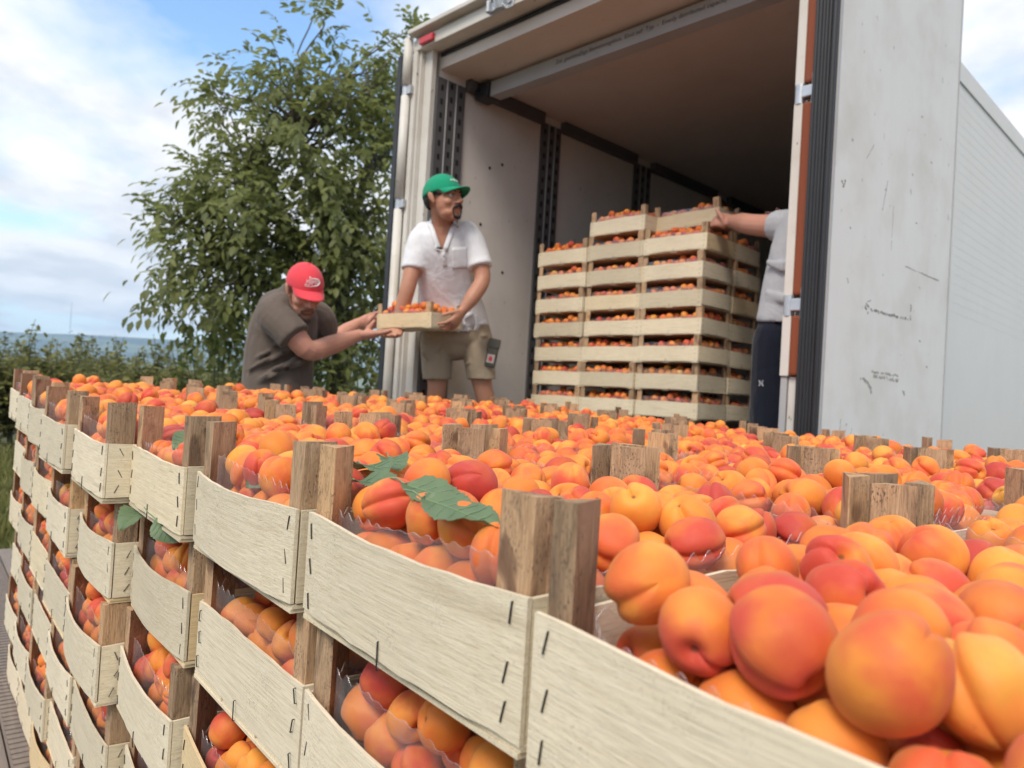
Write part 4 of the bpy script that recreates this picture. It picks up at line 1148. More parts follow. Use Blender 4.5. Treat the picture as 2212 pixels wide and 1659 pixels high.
# ------------------------------------------------------------------ apricot leaves lying on the crates
def fruit_leaf(p, d, n, L, curl=0.15, seed=0, label="", W=0.30, stem=True):
    """serrated blade with a raised midrib and side veins, bent along its length"""
    r = np.random.default_rng(seed); d = Vector(d).normalized(); n = Vector(n); n = (n - d * n.dot(d)).normalized(); s = d.cross(n)
    N_ = 26; v, f = [], []
    def P(t, u):
        prof = max(0.0, math.sin(math.pi * min(1, t ** 0.85)) ** 0.8) * (1 - 0.25 * t)
        w = W * L * prof
        z = -curl * L * t * t + 0.22 * w * abs(u) - 0.05 * L * math.sin(t * 7 + seed) * (abs(u) ** 1.5) + 0.010 * L * math.sin(t * 34 - abs(u) * 3) * abs(u)
        return Vector(p) + d * (L * t) + s * (w * u) + n * z
    us = [-1, -0.66, -0.33, 0, 0.33, 0.66, 1]
    for i in range(N_ + 1):
        t = i / N_
        for u in us:
            k = 1.0 + (0.09 if (i % 2 and abs(u) == 1) else 0.0)
            v.append(P(t, u * k))
    for i in range(N_):
        for q in range(6): f.append((i * 7 + q, i * 7 + q + 1, (i + 1) * 7 + q + 1, (i + 1) * 7 + q))
    o_ = len(v)
    bm = bmesh.new(); vv = [bm.verts.new(x) for x in v]
    for q in f: bm.faces.new([vv[i] for i in q])
    me = bm_me("leaf", bm, FRUIT_LEAF, True)
    a = me.attributes.new("tone", 'FLOAT', 'POINT'); a.data.foreach_set("value", [0.5 + 0.12 * math.sin(i * 1.7) for i in range(len(me.vertices))])
    lf = props(link("leaf", me), label, "leaf", "green leaves on the crates")
    bm = bmesh.new()
    tube(bm, [P(t / 8, 0) + n * 0.0003 for t in range(9)], [0.0007 * (1.2 - t / 8) for t in range(9)], 5)
    for i in range(1, 6):
        t = i / 7
        for u in (-1, 1): tube(bm, [P(t, 0) + n * 0.0003, P(t + 0.06, u * 0.45) + n * 0.0003, P(t + 0.10, u * 0.85) + n * 0.0003], [0.0004, 0.0003, 0.0002], 4)
    if stem: tube(bm, [P(0, 0), P(0, 0) - d * 0.012 + n * 0.004, P(0, 0) - d * 0.022 + n * 0.003], 0.0008, 5)
    link("vein", bm_me("vein", bm, VEIN), lf)
    return lf
VEIN = simple("leaf vein", (0.17, 0.245, 0.125), 0.6)
Z_ = Vector((0, 0, 1))
def on_fruit(x, y, z, lift):
    """the first fruit met at that pixel, a little in front of it; else the depth given"""
    d = np.array(ray(x, y).normalized()); best = None
    for f in FRUIT:
        rel = np.array(f[0]) - np.array(CAM); t = float(rel @ d)
        if 0.2 < t < 1.6 and np.linalg.norm(rel - t * d) < f[1]:
            t -= math.sqrt(f[1] ** 2 - np.linalg.norm(rel - t * d) ** 2)
            if best is None or t < best: best = t
    zz = z if best is None else min(best * float(Vector(d).dot(-CB)) - lift, z + 0.08)
    return at(x, y, zz)
def lf(x0, y0, x1, y1, z0, z1, L, curl, seed, label, n=None, **k):
    a, b = (on_fruit(x0, y0, z0, 0.012), on_fruit(x1, y1, z1, 0.006)) if n is None else (at(x0, y0, z0), at(x1, y1, z1))
    fruit_leaf(a, b - a, n if n is not None else Z_ + CB * 0.32, min((b - a).length, 0.072) if L is None else L, curl, seed, label, **k)
lf(783, 1006, 895, 1012, 0.665, 0.700, None, 0.05, 1, "green leaf with pale veins, upper left of the leaf cluster by the second crate's post", W=0.30)
lf(840, 988, 912, 1018, 0.72, 0.70, None, 0.10, 2, "dark green leaf at the back of the leaf cluster, its tip pointing right", W=0.24)
lf(772, 1040, 935, 1052, 0.630, 0.66, None, 0.02, 3, "long pale leaf lying flat in the middle of the leaf cluster", W=0.26)
lf(880, 1050, 1055, 1096, 0.610, 0.60, None, 0.06, 4, "broad green leaf on the fruit at the right of the leaf cluster", W=0.28)
lf(918, 1080, 1094, 1132, 0.565, 0.56, None, 0.08, 5, "nearest leaf of the cluster, curled tip hanging over a red apricot", W=0.28)
lf(600, 1010, 530, 1052, 0.80, 0.78, None, 0.05, 6, "dull green leaf pressed under film in the third left-edge crate", n=CB + Z_ * 0.3, W=0.42)
lf(415, 930, 372, 968, 1.00, 0.97, None, 0.05, 7, "green leaf tucked behind film in the fourth left-edge crate", n=CB + Z_ * 0.4, W=0.36)
lf(318, 1098, 262, 1110, 1.02, 0.95, None, 0.30, 8, "green leaf poking out beneath a top-layer crate on the pile's left face", W=0.34)
lf(335, 1120, 378, 1172, 0.95, 0.93, None, 0.1, 9, "dark leaf hanging in the shaded gap under a left-edge crate", n=CB, W=0.36)

# ------------------------------------------------------------------ people
def skin_mat(name, c, red):
    m = Mat(name, 0.5)
    n = m.noise(m.coord("Object"), 18.0, 4)
    m.set("Base Color", m.mix(n, c, red)); m.set("Subsurface Weight", 0.12); m.set("Subsurface Radius", (0.8, 0.3, 0.15)); m.set("Subsurface Scale", 0.01)
    m.set("Specular IOR Level", 0.35)
    return m.m
SKIN = skin_mat("tanned skin", (0.50, 0.255, 0.165), (0.43, 0.195, 0.125))
SKIN2 = skin_mat("ruddy skin", (0.58, 0.30, 0.215), (0.52, 0.235, 0.165))
def cloth(name, c, var=0.12, weave=260.0, fold=9.0, bump=0.8):
    m = Mat(name, 0.9)
    co = m.coord("Object")
    f = m.noise(m.coord("Object", (1.0, 1.0, 0.8)), fold, 4, 0.5, 0.6)
    w = m.noise(co, weave, 2)
    m.set("Base Color", m.mix(w, tuple(x * (1 - var) for x in c), tuple(min(1, x * (1 + var)) for x in c)))
    h = m.math('ADD', f, m.math('MULTIPLY', w, 0.02))
    m.bump(h, bump, 0.02); m.set("Sheen Weight", 0.15); m.set("Specular IOR Level", 0.15)
    return m.m
SHIRT_W = cloth("white linen", (0.70, 0.70, 0.72)); SHIRT_B = cloth("taupe jersey", (0.125, 0.098, 0.080)); TEE_G = cloth("grey tee jersey", (0.46, 0.46, 0.48))
SHORTS = cloth("khaki canvas", (0.37, 0.29, 0.205)); NAVY = cloth("navy track cloth", (0.010, 0.012, 0.022)); TROUS = cloth("dark work cloth", (0.05, 0.05, 0.055))
CAP_G = cloth("green cap twill", (0.012, 0.275, 0.150), 0.1, 300, 14, 0.25); CAP_R = cloth("red cap twill", (0.72, 0.065, 0.085), 0.1, 300, 14, 0.25)
THREAD = simple("white thread", (0.80, 0.78, 0.78), 0.7); HAIR = simple("dark hair", (0.014, 0.011, 0.010), 0.6, 0, 0.4, 90, 0.5); GREY_HAIR = simple("greying hair", (0.20, 0.17, 0.15), 0.7, 0, 0.5, 120, 0.5)
STUBBLE = simple("short brown beard", (0.21, 0.115, 0.08), 0.8, 0, 0.4, 150, 0.5)
EYE = simple("eye white", (0.6, 0.56, 0.54), 0.3); IRIS = simple("dark iris", (0.015, 0.01, 0.008), 0.2); SHOE = simple("dark shoe leather", (0.04, 0.035, 0.03), 0.5); LIP = simple("lips", (0.33, 0.11, 0.085), 0.5)
STRAP = simple("olive pouch cloth", (0.085, 0.078, 0.062), 0.8); BUTTON = simple("pale button", (0.62, 0.6, 0.58), 0.4)

def hand(bm, wrist, fdir, pnorm, tside, curls, tcurl=0.5, size=1.0, tdir=None):
    w, f = Vector(wrist), Vector(fdir).normalized(); p = Vector(pnorm); p = (p - f * p.dot(f)).normalized(); a = f.cross(p)
    a = a if tside > 0 else -a                       # towards the thumb
    k = size
    tube(bm, [w - f * 0.03 * k, w + f * 0.012 * k, w + f * 0.045 * k, w + f * 0.082 * k, w + f * 0.098 * k], [(0.027 * k, 0.020 * k), (0.032 * k, 0.022 * k), (0.040 * k, 0.022 * k), (0.043 * k, 0.017 * k), (0.036 * k, 0.011 * k)], 14, a)
    ell(bm, w + f * 0.035 * k + a * 0.025 * k + p * 0.006 * k, (0.017 * k,) * 3)
    for i, (off, L, c) in enumerate(zip((0.034, 0.0115, -0.0115, -0.033), (0.076, 0.085, 0.079, 0.062), curls)):
        pos = w + f * (0.080 - 0.004 * abs(i - 1)) * k + a * off * k; d = (f + a * off * 3.2).normalized(); pts = [pos]
        for seg, frac in enumerate((0.46, 0.30, 0.24)):
            ang = c * (0.75, 1.0, 0.75)[seg]
            d = (d * math.cos(ang) + p * math.sin(ang)).normalized()
            pos = pos + d * L * frac * k; pts.append(pos)
            p_ = p
        tube(bm, pts, [0.0098 * k, 0.0092 * k, 0.0085 * k, 0.0068 * k], 10)
        for q, r_ in zip(pts[1:], (0.0094, 0.0086, 0.0072)): ell(bm, q, (r_ * k,) * 3, seg=10, rings=8)
    t0 = w + f * 0.022 * k + a * 0.028 * k; td = Vector(tdir).normalized() if tdir is not None else (f * 0.62 + a * 0.75 + p * 0.25).normalized()
    t1 = t0 + td * 0.040 * k; td2 = (td * math.cos(tcurl) + (f * 0.6 + p * 0.5 - a * 0.2).normalized() * math.sin(tcurl)).normalized(); t2 = t1 + td2 * 0.030 * k; t3 = t2 + td2 * 0.018 * k
    tube(bm, [t0, t1, t2, t3], [0.0135 * k, 0.0115 * k, 0.0105 * k, 0.008 * k], 10)
    for q, r_ in ((t1, .0118), (t2, .0105), (t3, .0082)): ell(bm, q, (r_ * k,) * 3, seg=10, rings=8)

def head_frame(c, f, u):
    f = Vector(f).normalized(); u = Vector(u); u = (u - f * u.dot(f)).normalized(); x = f.cross(u)
    return Matrix(((x.x, f.x, u.x, c.x), (x.y, f.y, u.y, c.y), (x.z, f.z, u.z, c.z), (0, 0, 0, 1)))
def head_shells(bm, H, jaw=1.0):
    e = lambda c, r, **k: ell(bm, c, r, H, **k)
    e((0, -0.012, 0.035), (0.075, 0.096, 0.086)); e((0, 0.030, -0.022), (0.064, 0.066, 0.082)); e((0, 0.040, -0.075), (0.053 * jaw, 0.050, 0.036)); e((0, 0.072, -0.098), (0.024, 0.020, 0.019))
    e((0.036, 0.062, -0.028), (0.026, 0.026, 0.024)); e((-0.036, 0.062, -0.028), (0.026, 0.026, 0.024)); e((0, 0.083, 0.028), (0.050, 0.017, 0.013)); e((0, 0.080, -0.062), (0.030, 0.022, 0.020))
    tube(bm, [H @ Vector(p) for p in ((0, 0.088, 0.020), (0, 0.104, -0.004), (0, 0.117, -0.027), (0, 0.110, -0.036))], [0.009, 0.011, 0.0145, 0.010], 10)
    for s in (-1, 1):
        e((s * 0.013, 0.104, -0.033), (0.0095, 0.011, 0.008))
        tube(bm, [H @ Vector(p) for p in ((s * 0.073, 0.004, -0.030), (s * 0.080, -0.004, -0.008), (s * 0.084, -0.012, 0.014), (s * 0.082, -0.020, 0.026))], [(0.006, 0.010), (0.006, 0.017), (0.006, 0.020), (0.005, 0.010)], 10, H.to_3x3() @ Vector((1, 0, 0)))
def head_details(parent, H, mat_eye=True):
    for s in (-1, 1):
        bm = bmesh.new(); ell(bm, (s * 0.030, 0.0790, 0.003), (0.0125, 0.0105, 0.0085), H); e = link("eye", bm_me("eye", bm, EYE, True), parent)
        bm = bmesh.new(); ell(bm, (s * 0.030, 0.0868, 0.003), (0.0055, 0.0040, 0.0055), H, 10, 8); link("iris", bm_me("iris", bm, IRIS, True), e)
        bm = bmesh.new(); tube(bm, [H @ Vector(p) for p in ((s * 0.012, 0.098, 0.021), (s * 0.030, 0.097, 0.027), (s * 0.048, 0.085, 0.021))], [0.0035, 0.0045, 0.003], 6); link("eyebrow", bm_me("eyebrow", bm, HAIR, True), parent)
    bm = bmesh.new(); tube(bm, [H @ Vector(p) for p in ((-0.024, 0.0935, -0.0625), (0, 0.1035, -0.0605), (0.024, 0.0935, -0.0625))], [(0.003, 0.004), (0.004, 0.0065), (0.003, 0.004)], 8); link("lips", bm_me("lips", bm, LIP, True), parent)
def cap_parts(parent, H, mat, tilt, words, swoosh=False):
    T = H @ Matrix.Translation((0, -0.008, 0.030)) @ Matrix.Rotation(tilt, 4, 'X')
    rx, ry, rz = 0.0835, 0.1035, 0.098
    S = lambda az, el, k=1.0: T @ Vector((rx * k * math.cos(el) * math.sin(az), ry * k * math.cos(el) * math.cos(az), rz * k * math.sin(el)))
    v, f = [], []; NA, NE = 48, 12
    for j in range(NE + 1):
        el = -0.10 + (math.pi / 2 + 0.10) * j / NE
        for i in range(NA):
            az = 2 * math.pi * i / NA; seam = 1.0 - 0.012 * max(0, 1 - abs(((i + 4) % 8) - 4) / 1.0) * math.cos(el)
            v.append(S(az, min(el, math.pi / 2 - 1e-3), seam))
    for j in range(NE):
        for i in range(NA): f.append((j * NA + i, j * NA + (i + 1) % NA, (j + 1) * NA + (i + 1) % NA, (j + 1) * NA + i))
    me = me_from("cap", v, f, True, mat); c = link("cap", me, parent)
    md = c.modifiers.new("t", 'SOLIDIFY'); md.thickness = 0.003; md.offset = -1
    v, f = [], []; NB, NR = 20, 6
    for j in range(NR + 1):
        t = j / NR
        for i in range(NB + 1):
            az = -1.12 + 2.24 * i / NB; q = math.cos(az * 1.25)
            x = rx * 1.0 * math.sin(az) * (1 - 0.05 * t); y0 = ry * math.cos(az); y = y0 + t * 0.070 * max(0.0, q) ** 0.55
            v.append(T @ Vector((x, y, -0.006 - 0.018 * t + 0.012 * t * 0 - 0.020 * (math.sin(az) ** 2) * (0.35 + 0.65 * t) + 0.010)))
    for j in range(NR):
        for i in range(NB): f.append((j * (NB + 1) + i, j * (NB + 1) + i + 1, (j + 1) * (NB + 1) + i + 1, (j + 1) * (NB + 1) + i))
    b = link("brim", me_from("brim", v, f, True, mat), c); md = b.modifiers.new("t", 'SOLIDIFY'); md.thickness = 0.0035; md.offset = 0
    bm = bmesh.new(); ell(bm, S(0, math.pi / 2 - 1e-3, 1.01), (0.008, 0.008, 0.005)); link("cap_button", bm_me("cap_button", bm, mat, True), c)
    for (txt, size, az0, el0) in words:
        tm_ = text_mesh(txt, size, THREAD, 0.0003)
        xs = [q.co.x for q in tm_.vertices]; w_ = (max(xs) + min(xs)) / 2
        for q in tm_.vertices:
            q.co = S(az0 + (q.co.x - w_) / ry, el0 + q.co.y / rz, 1.050 + q.co.z * 8)
        link("cap_lettering", tm_, c)
    if swoosh:
        bm = bmesh.new()
        pts = [S(0.42 * math.cos(a) - 0.02, 0.48 + 0.17 * math.sin(a), 1.035) for a in np.linspace(0.9, 5.0, 22)]
        tube(bm, pts, [0.0012 + 0.0035 * math.sin(math.pi * i / 21) for i in range(22)], 8)
        ell(bm, S(0.20, 0.70, 1.035), (0.004, 0.004, 0.004)); link("cap_emblem", bm_me("cap_emblem", bm, THREAD, True), c)
    return c
def beard_shells(bm, H, full):
    t = lambda pts, r: tube(bm, [H @ Vector(p) for p in pts], r, 8)
    t(((-0.030, 0.092, -0.060), (-0.016, 0.104, -0.049), (0, 0.109, -0.046), (0.016, 0.104, -0.049), (0.030, 0.092, -0.060)), [0.006, 0.0095, 0.009, 0.0095, 0.006])
    for s in (-1, 1): t(((s * 0.030, 0.092, -0.058), (s * 0.031, 0.088, -0.078), (s * 0.022, 0.088, -0.100)), [0.005, 0.0045, 0.006])
    t(((-0.022, 0.086, -0.100), (0, 0.092, -0.106), (0.022, 0.086, -0.100)), [0.009, 0.012, 0.009])
    if full:
        ell(bm, (0, 0.042, -0.078), (0.0560, 0.052, 0.034), H)
        for s in (-1, 1): t(((s * 0.070, 0.012, -0.020), (s * 0.060, 0.030, -0.065), (s * 0.030, 0.075, -0.098)), [0.007, 0.010, 0.012])
def hair_shell(bm, H):
    ell(bm, (0, -0.020, 0.014), (0.0785, 0.0945, 0.078), H)
def cut(me, pred):
    bm = bmesh.new(); bm.from_mesh(me); bmesh.ops.delete(bm, geom=[f for f in bm.faces if pred(f.calc_center_median(), f.normal)], context='FACES'); bm.to_mesh(me); bm.free()
def px_in(poly, towards=True):
    def g(c, n):
        if n.dot(CAM - c) < 0: return False
        x, y, _ = px(c); ins = False
        for (x0, y0), (x1, y1) in zip(poly, poly[1:] + poly[:1]):
            if (y0 > y) != (y1 > y) and x < (x1 - x0) * (y - y0) / (y1 - y0) + x0: ins = not ins
        return ins
    return g
def patch(name, on, poly_px, nx, ny, lift, mat, parent):
    """a cloth piece sewn on a garment: a grid laid on its surface"""
    bm0 = bmesh.new(); bm0.from_mesh(on); bvh = BVHTree.FromBMesh(bm0); bm0.free()
    (ax, ay), (bx, by), (cx_, cy_), (dx, dy) = poly_px; g = []
    for j in range(ny + 1):
        for i in range(nx + 1):
            u, v = i / nx, j / ny
            x = (ax * (1 - u) + bx * u) * (1 - v) + (dx * (1 - u) + cx_ * u) * v; y = (ay * (1 - u) + by * u) * (1 - v) + (dy * (1 - u) + cy_ * u) * v
            h = bvh.ray_cast(CAM, ray(x, y).normalized())
            if h[0] is None: return None
            g.append(h[0] + h[1] * lift)
    f = [(j * (nx + 1) + i, j * (nx + 1) + i + 1, (j + 1) * (nx + 1) + i + 1, (j + 1) * (nx + 1) + i) for j in range(ny) for i in range(nx)]
    o = link(name, me_from(name, g, f, True, mat), parent); md = o.modifiers.new("t", 'SOLIDIFY'); md.thickness = 0.003; md.offset = 0
    return o

def man_white():
    A = at
    feet = A(985, 1012, 4.50); feet.z = FLOOR_Z
    root = props(empty("person"), "man in green cap, white short-sleeved shirt and khaki shorts standing in the truck's doorway", "person")
    H = head_frame(A(957, 432, 4.10), CX * 0.80 + CB * 0.58 + CU * 0.04, CU + CX * 0.06 + CB * 0.05) @ Matrix.Scale(1.09, 4)
    bm = bmesh.new(); head_shells(bm, H)
    limb(bm, [A(951, 448, 4.13), A(955, 478, 4.17), A(958, 500, 4.20)], [0.055, 0.058, 0.075])
    limb(bm, [A(958, 492, 4.22), A(960, 545, 4.24), A(968, 620, 4.34), A(985, 710, 4.44)], [(0.13, 0.085), (0.155, 0.10), (0.145, 0.10), (0.155, 0.11)], side=CX)
    for pts in ([A(908, 505, 4.24), A(896, 560, 4.20), A(882, 618, 4.16), A(868, 670, 4.17), A(864, 704, 4.17)], [A(1016, 505, 4.22), A(1034, 560, 4.19), A(1042, 604, 4.17), A(1022, 640, 4.12), A(1002, 668, 4.10)]):
        limb(bm, pts, [0.046, 0.050, 0.044, 0.043, 0.029])
    hand(bm, A(999, 672, 4.10), A(976, 704, 4.07) - A(999, 672, 4.10), -hx + hzv * 0.35 - hy * 0.05, -1, (0.55, 0.55, 0.55, 0.5), 0.3, 1.05, A(966, 680, 4.05) - A(995, 675, 4.09))
    hand(bm, A(864, 710, 4.17), A(848, 729, 4.08) - A(864, 710, 4.17), hzv, 1, (0.25, 0.3, 0.3, 0.35), 0.3, 1.0)
    for pts in ([A(950, 740, 4.48), A(945, 800, 4.45), A(944, 838, 4.44), A(938, 900, 4.50), A(932, 990, 4.55)], [A(1020, 740, 4.46), A(1036, 800, 4.42), A(1044, 842, 4.42), A(1056, 900, 4.46), A(1064, 985, 4.50)]):
        pts[-1].z = FLOOR_Z + 0.09
        limb(bm, pts, [0.085, 0.068, 0.056, 0.054, 0.038])
    link("body", fuse("body", bm, 0.0052, SKIN, 2), root)
    head_details(root, H)
    bm = bmesh.new(); hair_shell(bm, H)
    me = fuse("hair", bm, 0.006, HAIR, 2); Hi = H.inverted(); cut(me, lambda c, n: (Hi @ c).y > 0.046 or (Hi @ c).z < (0.004 if (Hi @ c).y > -0.035 else -0.035)); link("hair", me, root)
    bm = bmesh.new(); beard_shells(bm, H, False); link("goatee", fuse("goatee", bm, 0.0035, HAIR, 1), root)
    cap_parts(root, H, CAP_G, R(6), [("Vertura", 0.023, 0.05, 0.36)])
    bm = bmesh.new()   # shirt
    limb(bm, [A(956, 486, 4.19), A(957, 505, 4.21), A(960, 545, 4.235), A(968, 620, 4.33), A(984, 690, 4.42), A(988, 712, 4.43)], [(0.085, 0.075), (0.150, 0.108), (0.168, 0.125), (0.168, 0.128), (0.186, 0.140), (0.192, 0.142)], n=20, side=CX)
    tube(bm, smooth_pts([A(918, 502, 4.23), A(905, 522, 4.22), A(896, 560, 4.20), A(893, 582, 4.19)]), smooth_val([0.056, 0.062, 0.064, 0.068]), 16); tube(bm, smooth_pts([A(1008, 500, 4.21), A(1022, 522, 4.20), A(1034, 560, 4.19), A(1038, 577, 4.18)]), smooth_val([0.056, 0.062, 0.063, 0.067]), 16)
    for p_ in (A(918, 504, 4.23), A(1008, 502, 4.21)): ell(bm, p_, (0.062,) * 3)
    for q in range(9):      # folds
        x, y = rng.uniform(925, 1030), rng.uniform(560, 690)
        tube(bm, [A(x, y, 4.24), A(x + rng.normal(0, 14), y + 22, 4.27), A(x + rng.normal(0, 22), y + 46, 4.30)], [0.004, 0.014, 0.004], 8)
    me = fuse("shirt", bm, 0.0075, SHIRT_W, 4)
    cut(me, px_in([(930, 470), (983, 468), (966, 520), (955, 541), (944, 520)]))
    cut(me, lambda c, n: px(c)[1] > 716 - abs(px(c)[0] - 990) * 0.05)
    sh = link("shirt", me, root); md = sh.modifiers.new("t", 'SOLIDIFY'); md.thickness = 0.004; md.offset = 1
    patch("shirt_pocket", me, [(976, 536), (1008, 533), (1009, 578), (977, 581)], 8, 8, 0.007, SHIRT_W, root)
    patch("placket", me, [(952, 541), (962, 540), (966, 575), (957, 576)], 3, 6, 0.006, SHIRT_W, root)
    for y in (549, 560): 
        b_ = patch("button", me, [(957, y), (960, y), (960, y + 3), (957, y + 3)], 1, 1, 0.010, BUTTON, root)
    for (x0, y0, x1, y1) in ((933, 480, 953, 541), (979, 478, 957, 541)):
        bm0 = bmesh.new(); bm0.from_mesh(me); bvh = BVHTree.FromBMesh(bm0); bm0.free(); pts = []
        for t in np.linspace(0, 1, 9):
            x, y = x0 + (x1 - x0) * t, y0 + (y1 - y0) * t; h = bvh.ray_cast(CAM, ray(x + (-4 if x0 < x1 else 4), y).normalized())
            if h[0] is not None: pts.append(h[0] + h[1] * 0.006)
        if len(pts) > 3:
            bm = bmesh.new(); tube(bm, pts, [(0.014, 0.005)] * len(pts), 10); link("collar", bm_me("collar", bm, SHIRT_W, True), root)
    g = props(empty("sunglasses", A(951, 535, 4.04)), "white and dark green sunglasses hooked in the neck of the white shirt", "sunglasses")
    bm = bmesh.new(); tube(bm, [(-0.022, 0.01, 0.020), (-0.024, -0.01, 0.0), (-0.015, -0.02, -0.012), (0.004, -0.02, -0.018), (0.022, -0.015, -0.016), (0.032, -0.008, -0.020)], 0.0035, 8); link("glasses_frame", bm_me("glasses_frame", bm, THREAD, True), g)
    bm = bmesh.new(); ell(bm, (-0.004, -0.021, -0.006), (0.016, 0.004, 0.009)); link("lens", bm_me("lens", bm, simple("dark green lens", (0.01, 0.04, 0.035), 0.15), True), g)
    bm = bmesh.new()   # shorts
    limb(bm, [A(986, 690, 4.43), A(986, 720, 4.45), A(985, 733, 4.46)], [(0.180, 0.125), (0.205, 0.140), (0.195, 0.125)], n=20, side=CX)
    limb(bm, [A(944, 735, 4.47), A(943, 785, 4.45), A(945, 822, 4.44)], [(0.098, 0.105), (0.088, 0.095), (0.082, 0.090)], side=CX); limb(bm, [A(1028, 735, 4.45), A(1036, 785, 4.43), A(1041, 824, 4.42)], [(0.098, 0.105), (0.086, 0.095), (0.080, 0.090)], side=CX)
    for q in range(10):
        sx = rng.choice((946, 1030)); x, y = sx + rng.normal(0, 14), rng.uniform(720, 800)
        tube(bm, [A(x - 12, y, 4.375), A(x, y + rng.normal(0, 6), 4.35), A(x + 12, y + rng.normal(0, 8), 4.375)], [0.003, 0.009, 0.003], 8)
    me = fuse("shorts", bm, 0.0075, SHORTS, 3); cut(me, lambda c, n: px(c)[1] > 819); q = link("shorts", me, root); md = q.modifiers.new("t", 'SOLIDIFY'); md.thickness = 0.004; md.offset = 1
    pc = A(1063, 762, 4.36)
    bm = bmesh.new(); box(bm, -0.030, 0.034, -0.035, 0.035, -0.085, 0.075, 0.014, Matrix.Translation(pc) @ Matrix.Rotation(0.15, 4, 'Y')); box(bm, -0.034, 0.038, -0.040, 0.0, 0.025, 0.082, 0.010, Matrix.Translation(pc) @ Matrix.Rotation(0.15, 4, 'Y')); po = link("cargo_pouch", bm_me("cargo_pouch", bm, STRAP), root)
    bm = bmesh.new(); box(bm, -0.022, 0.022, -0.0395, -0.036, -0.062, -0.012, 0.001, Matrix.Translation(pc) @ Matrix.Rotation(0.15, 4, 'Y')); link("pouch_patch", bm_me("pouch_patch", bm, simple("pale patch", (0.45, 0.38, 0.36), 0.7)), po)
    bm = bmesh.new(); ell(bm, pc + Vector((-0.006, -0.040, -0.037)), (0.012, 0.002, 0.015)); link("pouch_emblem", bm_me("pouch_emblem", bm, RED), po)
    for x, z in ((932, 4.50), (1064, 4.45)):
        p = A(x, 1000, z); p.z = FLOOR_Z
        bm = bmesh.new(); tube(bm, [p + Vector((0, 0.08, 0.04)), p + Vector((0, 0.03, 0.055)), p + Vector((0.01, -0.06, 0.045)), p + Vector((0.015, -0.16, 0.03)), p + Vector((0.015, -0.19, 0.022))], [(0.034, 0.038), (0.042, 0.055), (0.046, 0.044), (0.046, 0.030), (0.028, 0.02)], 14, (1, 0, 0)); link("shoe", bm_me("shoe", bm, SHOE, True), root)
man_white()

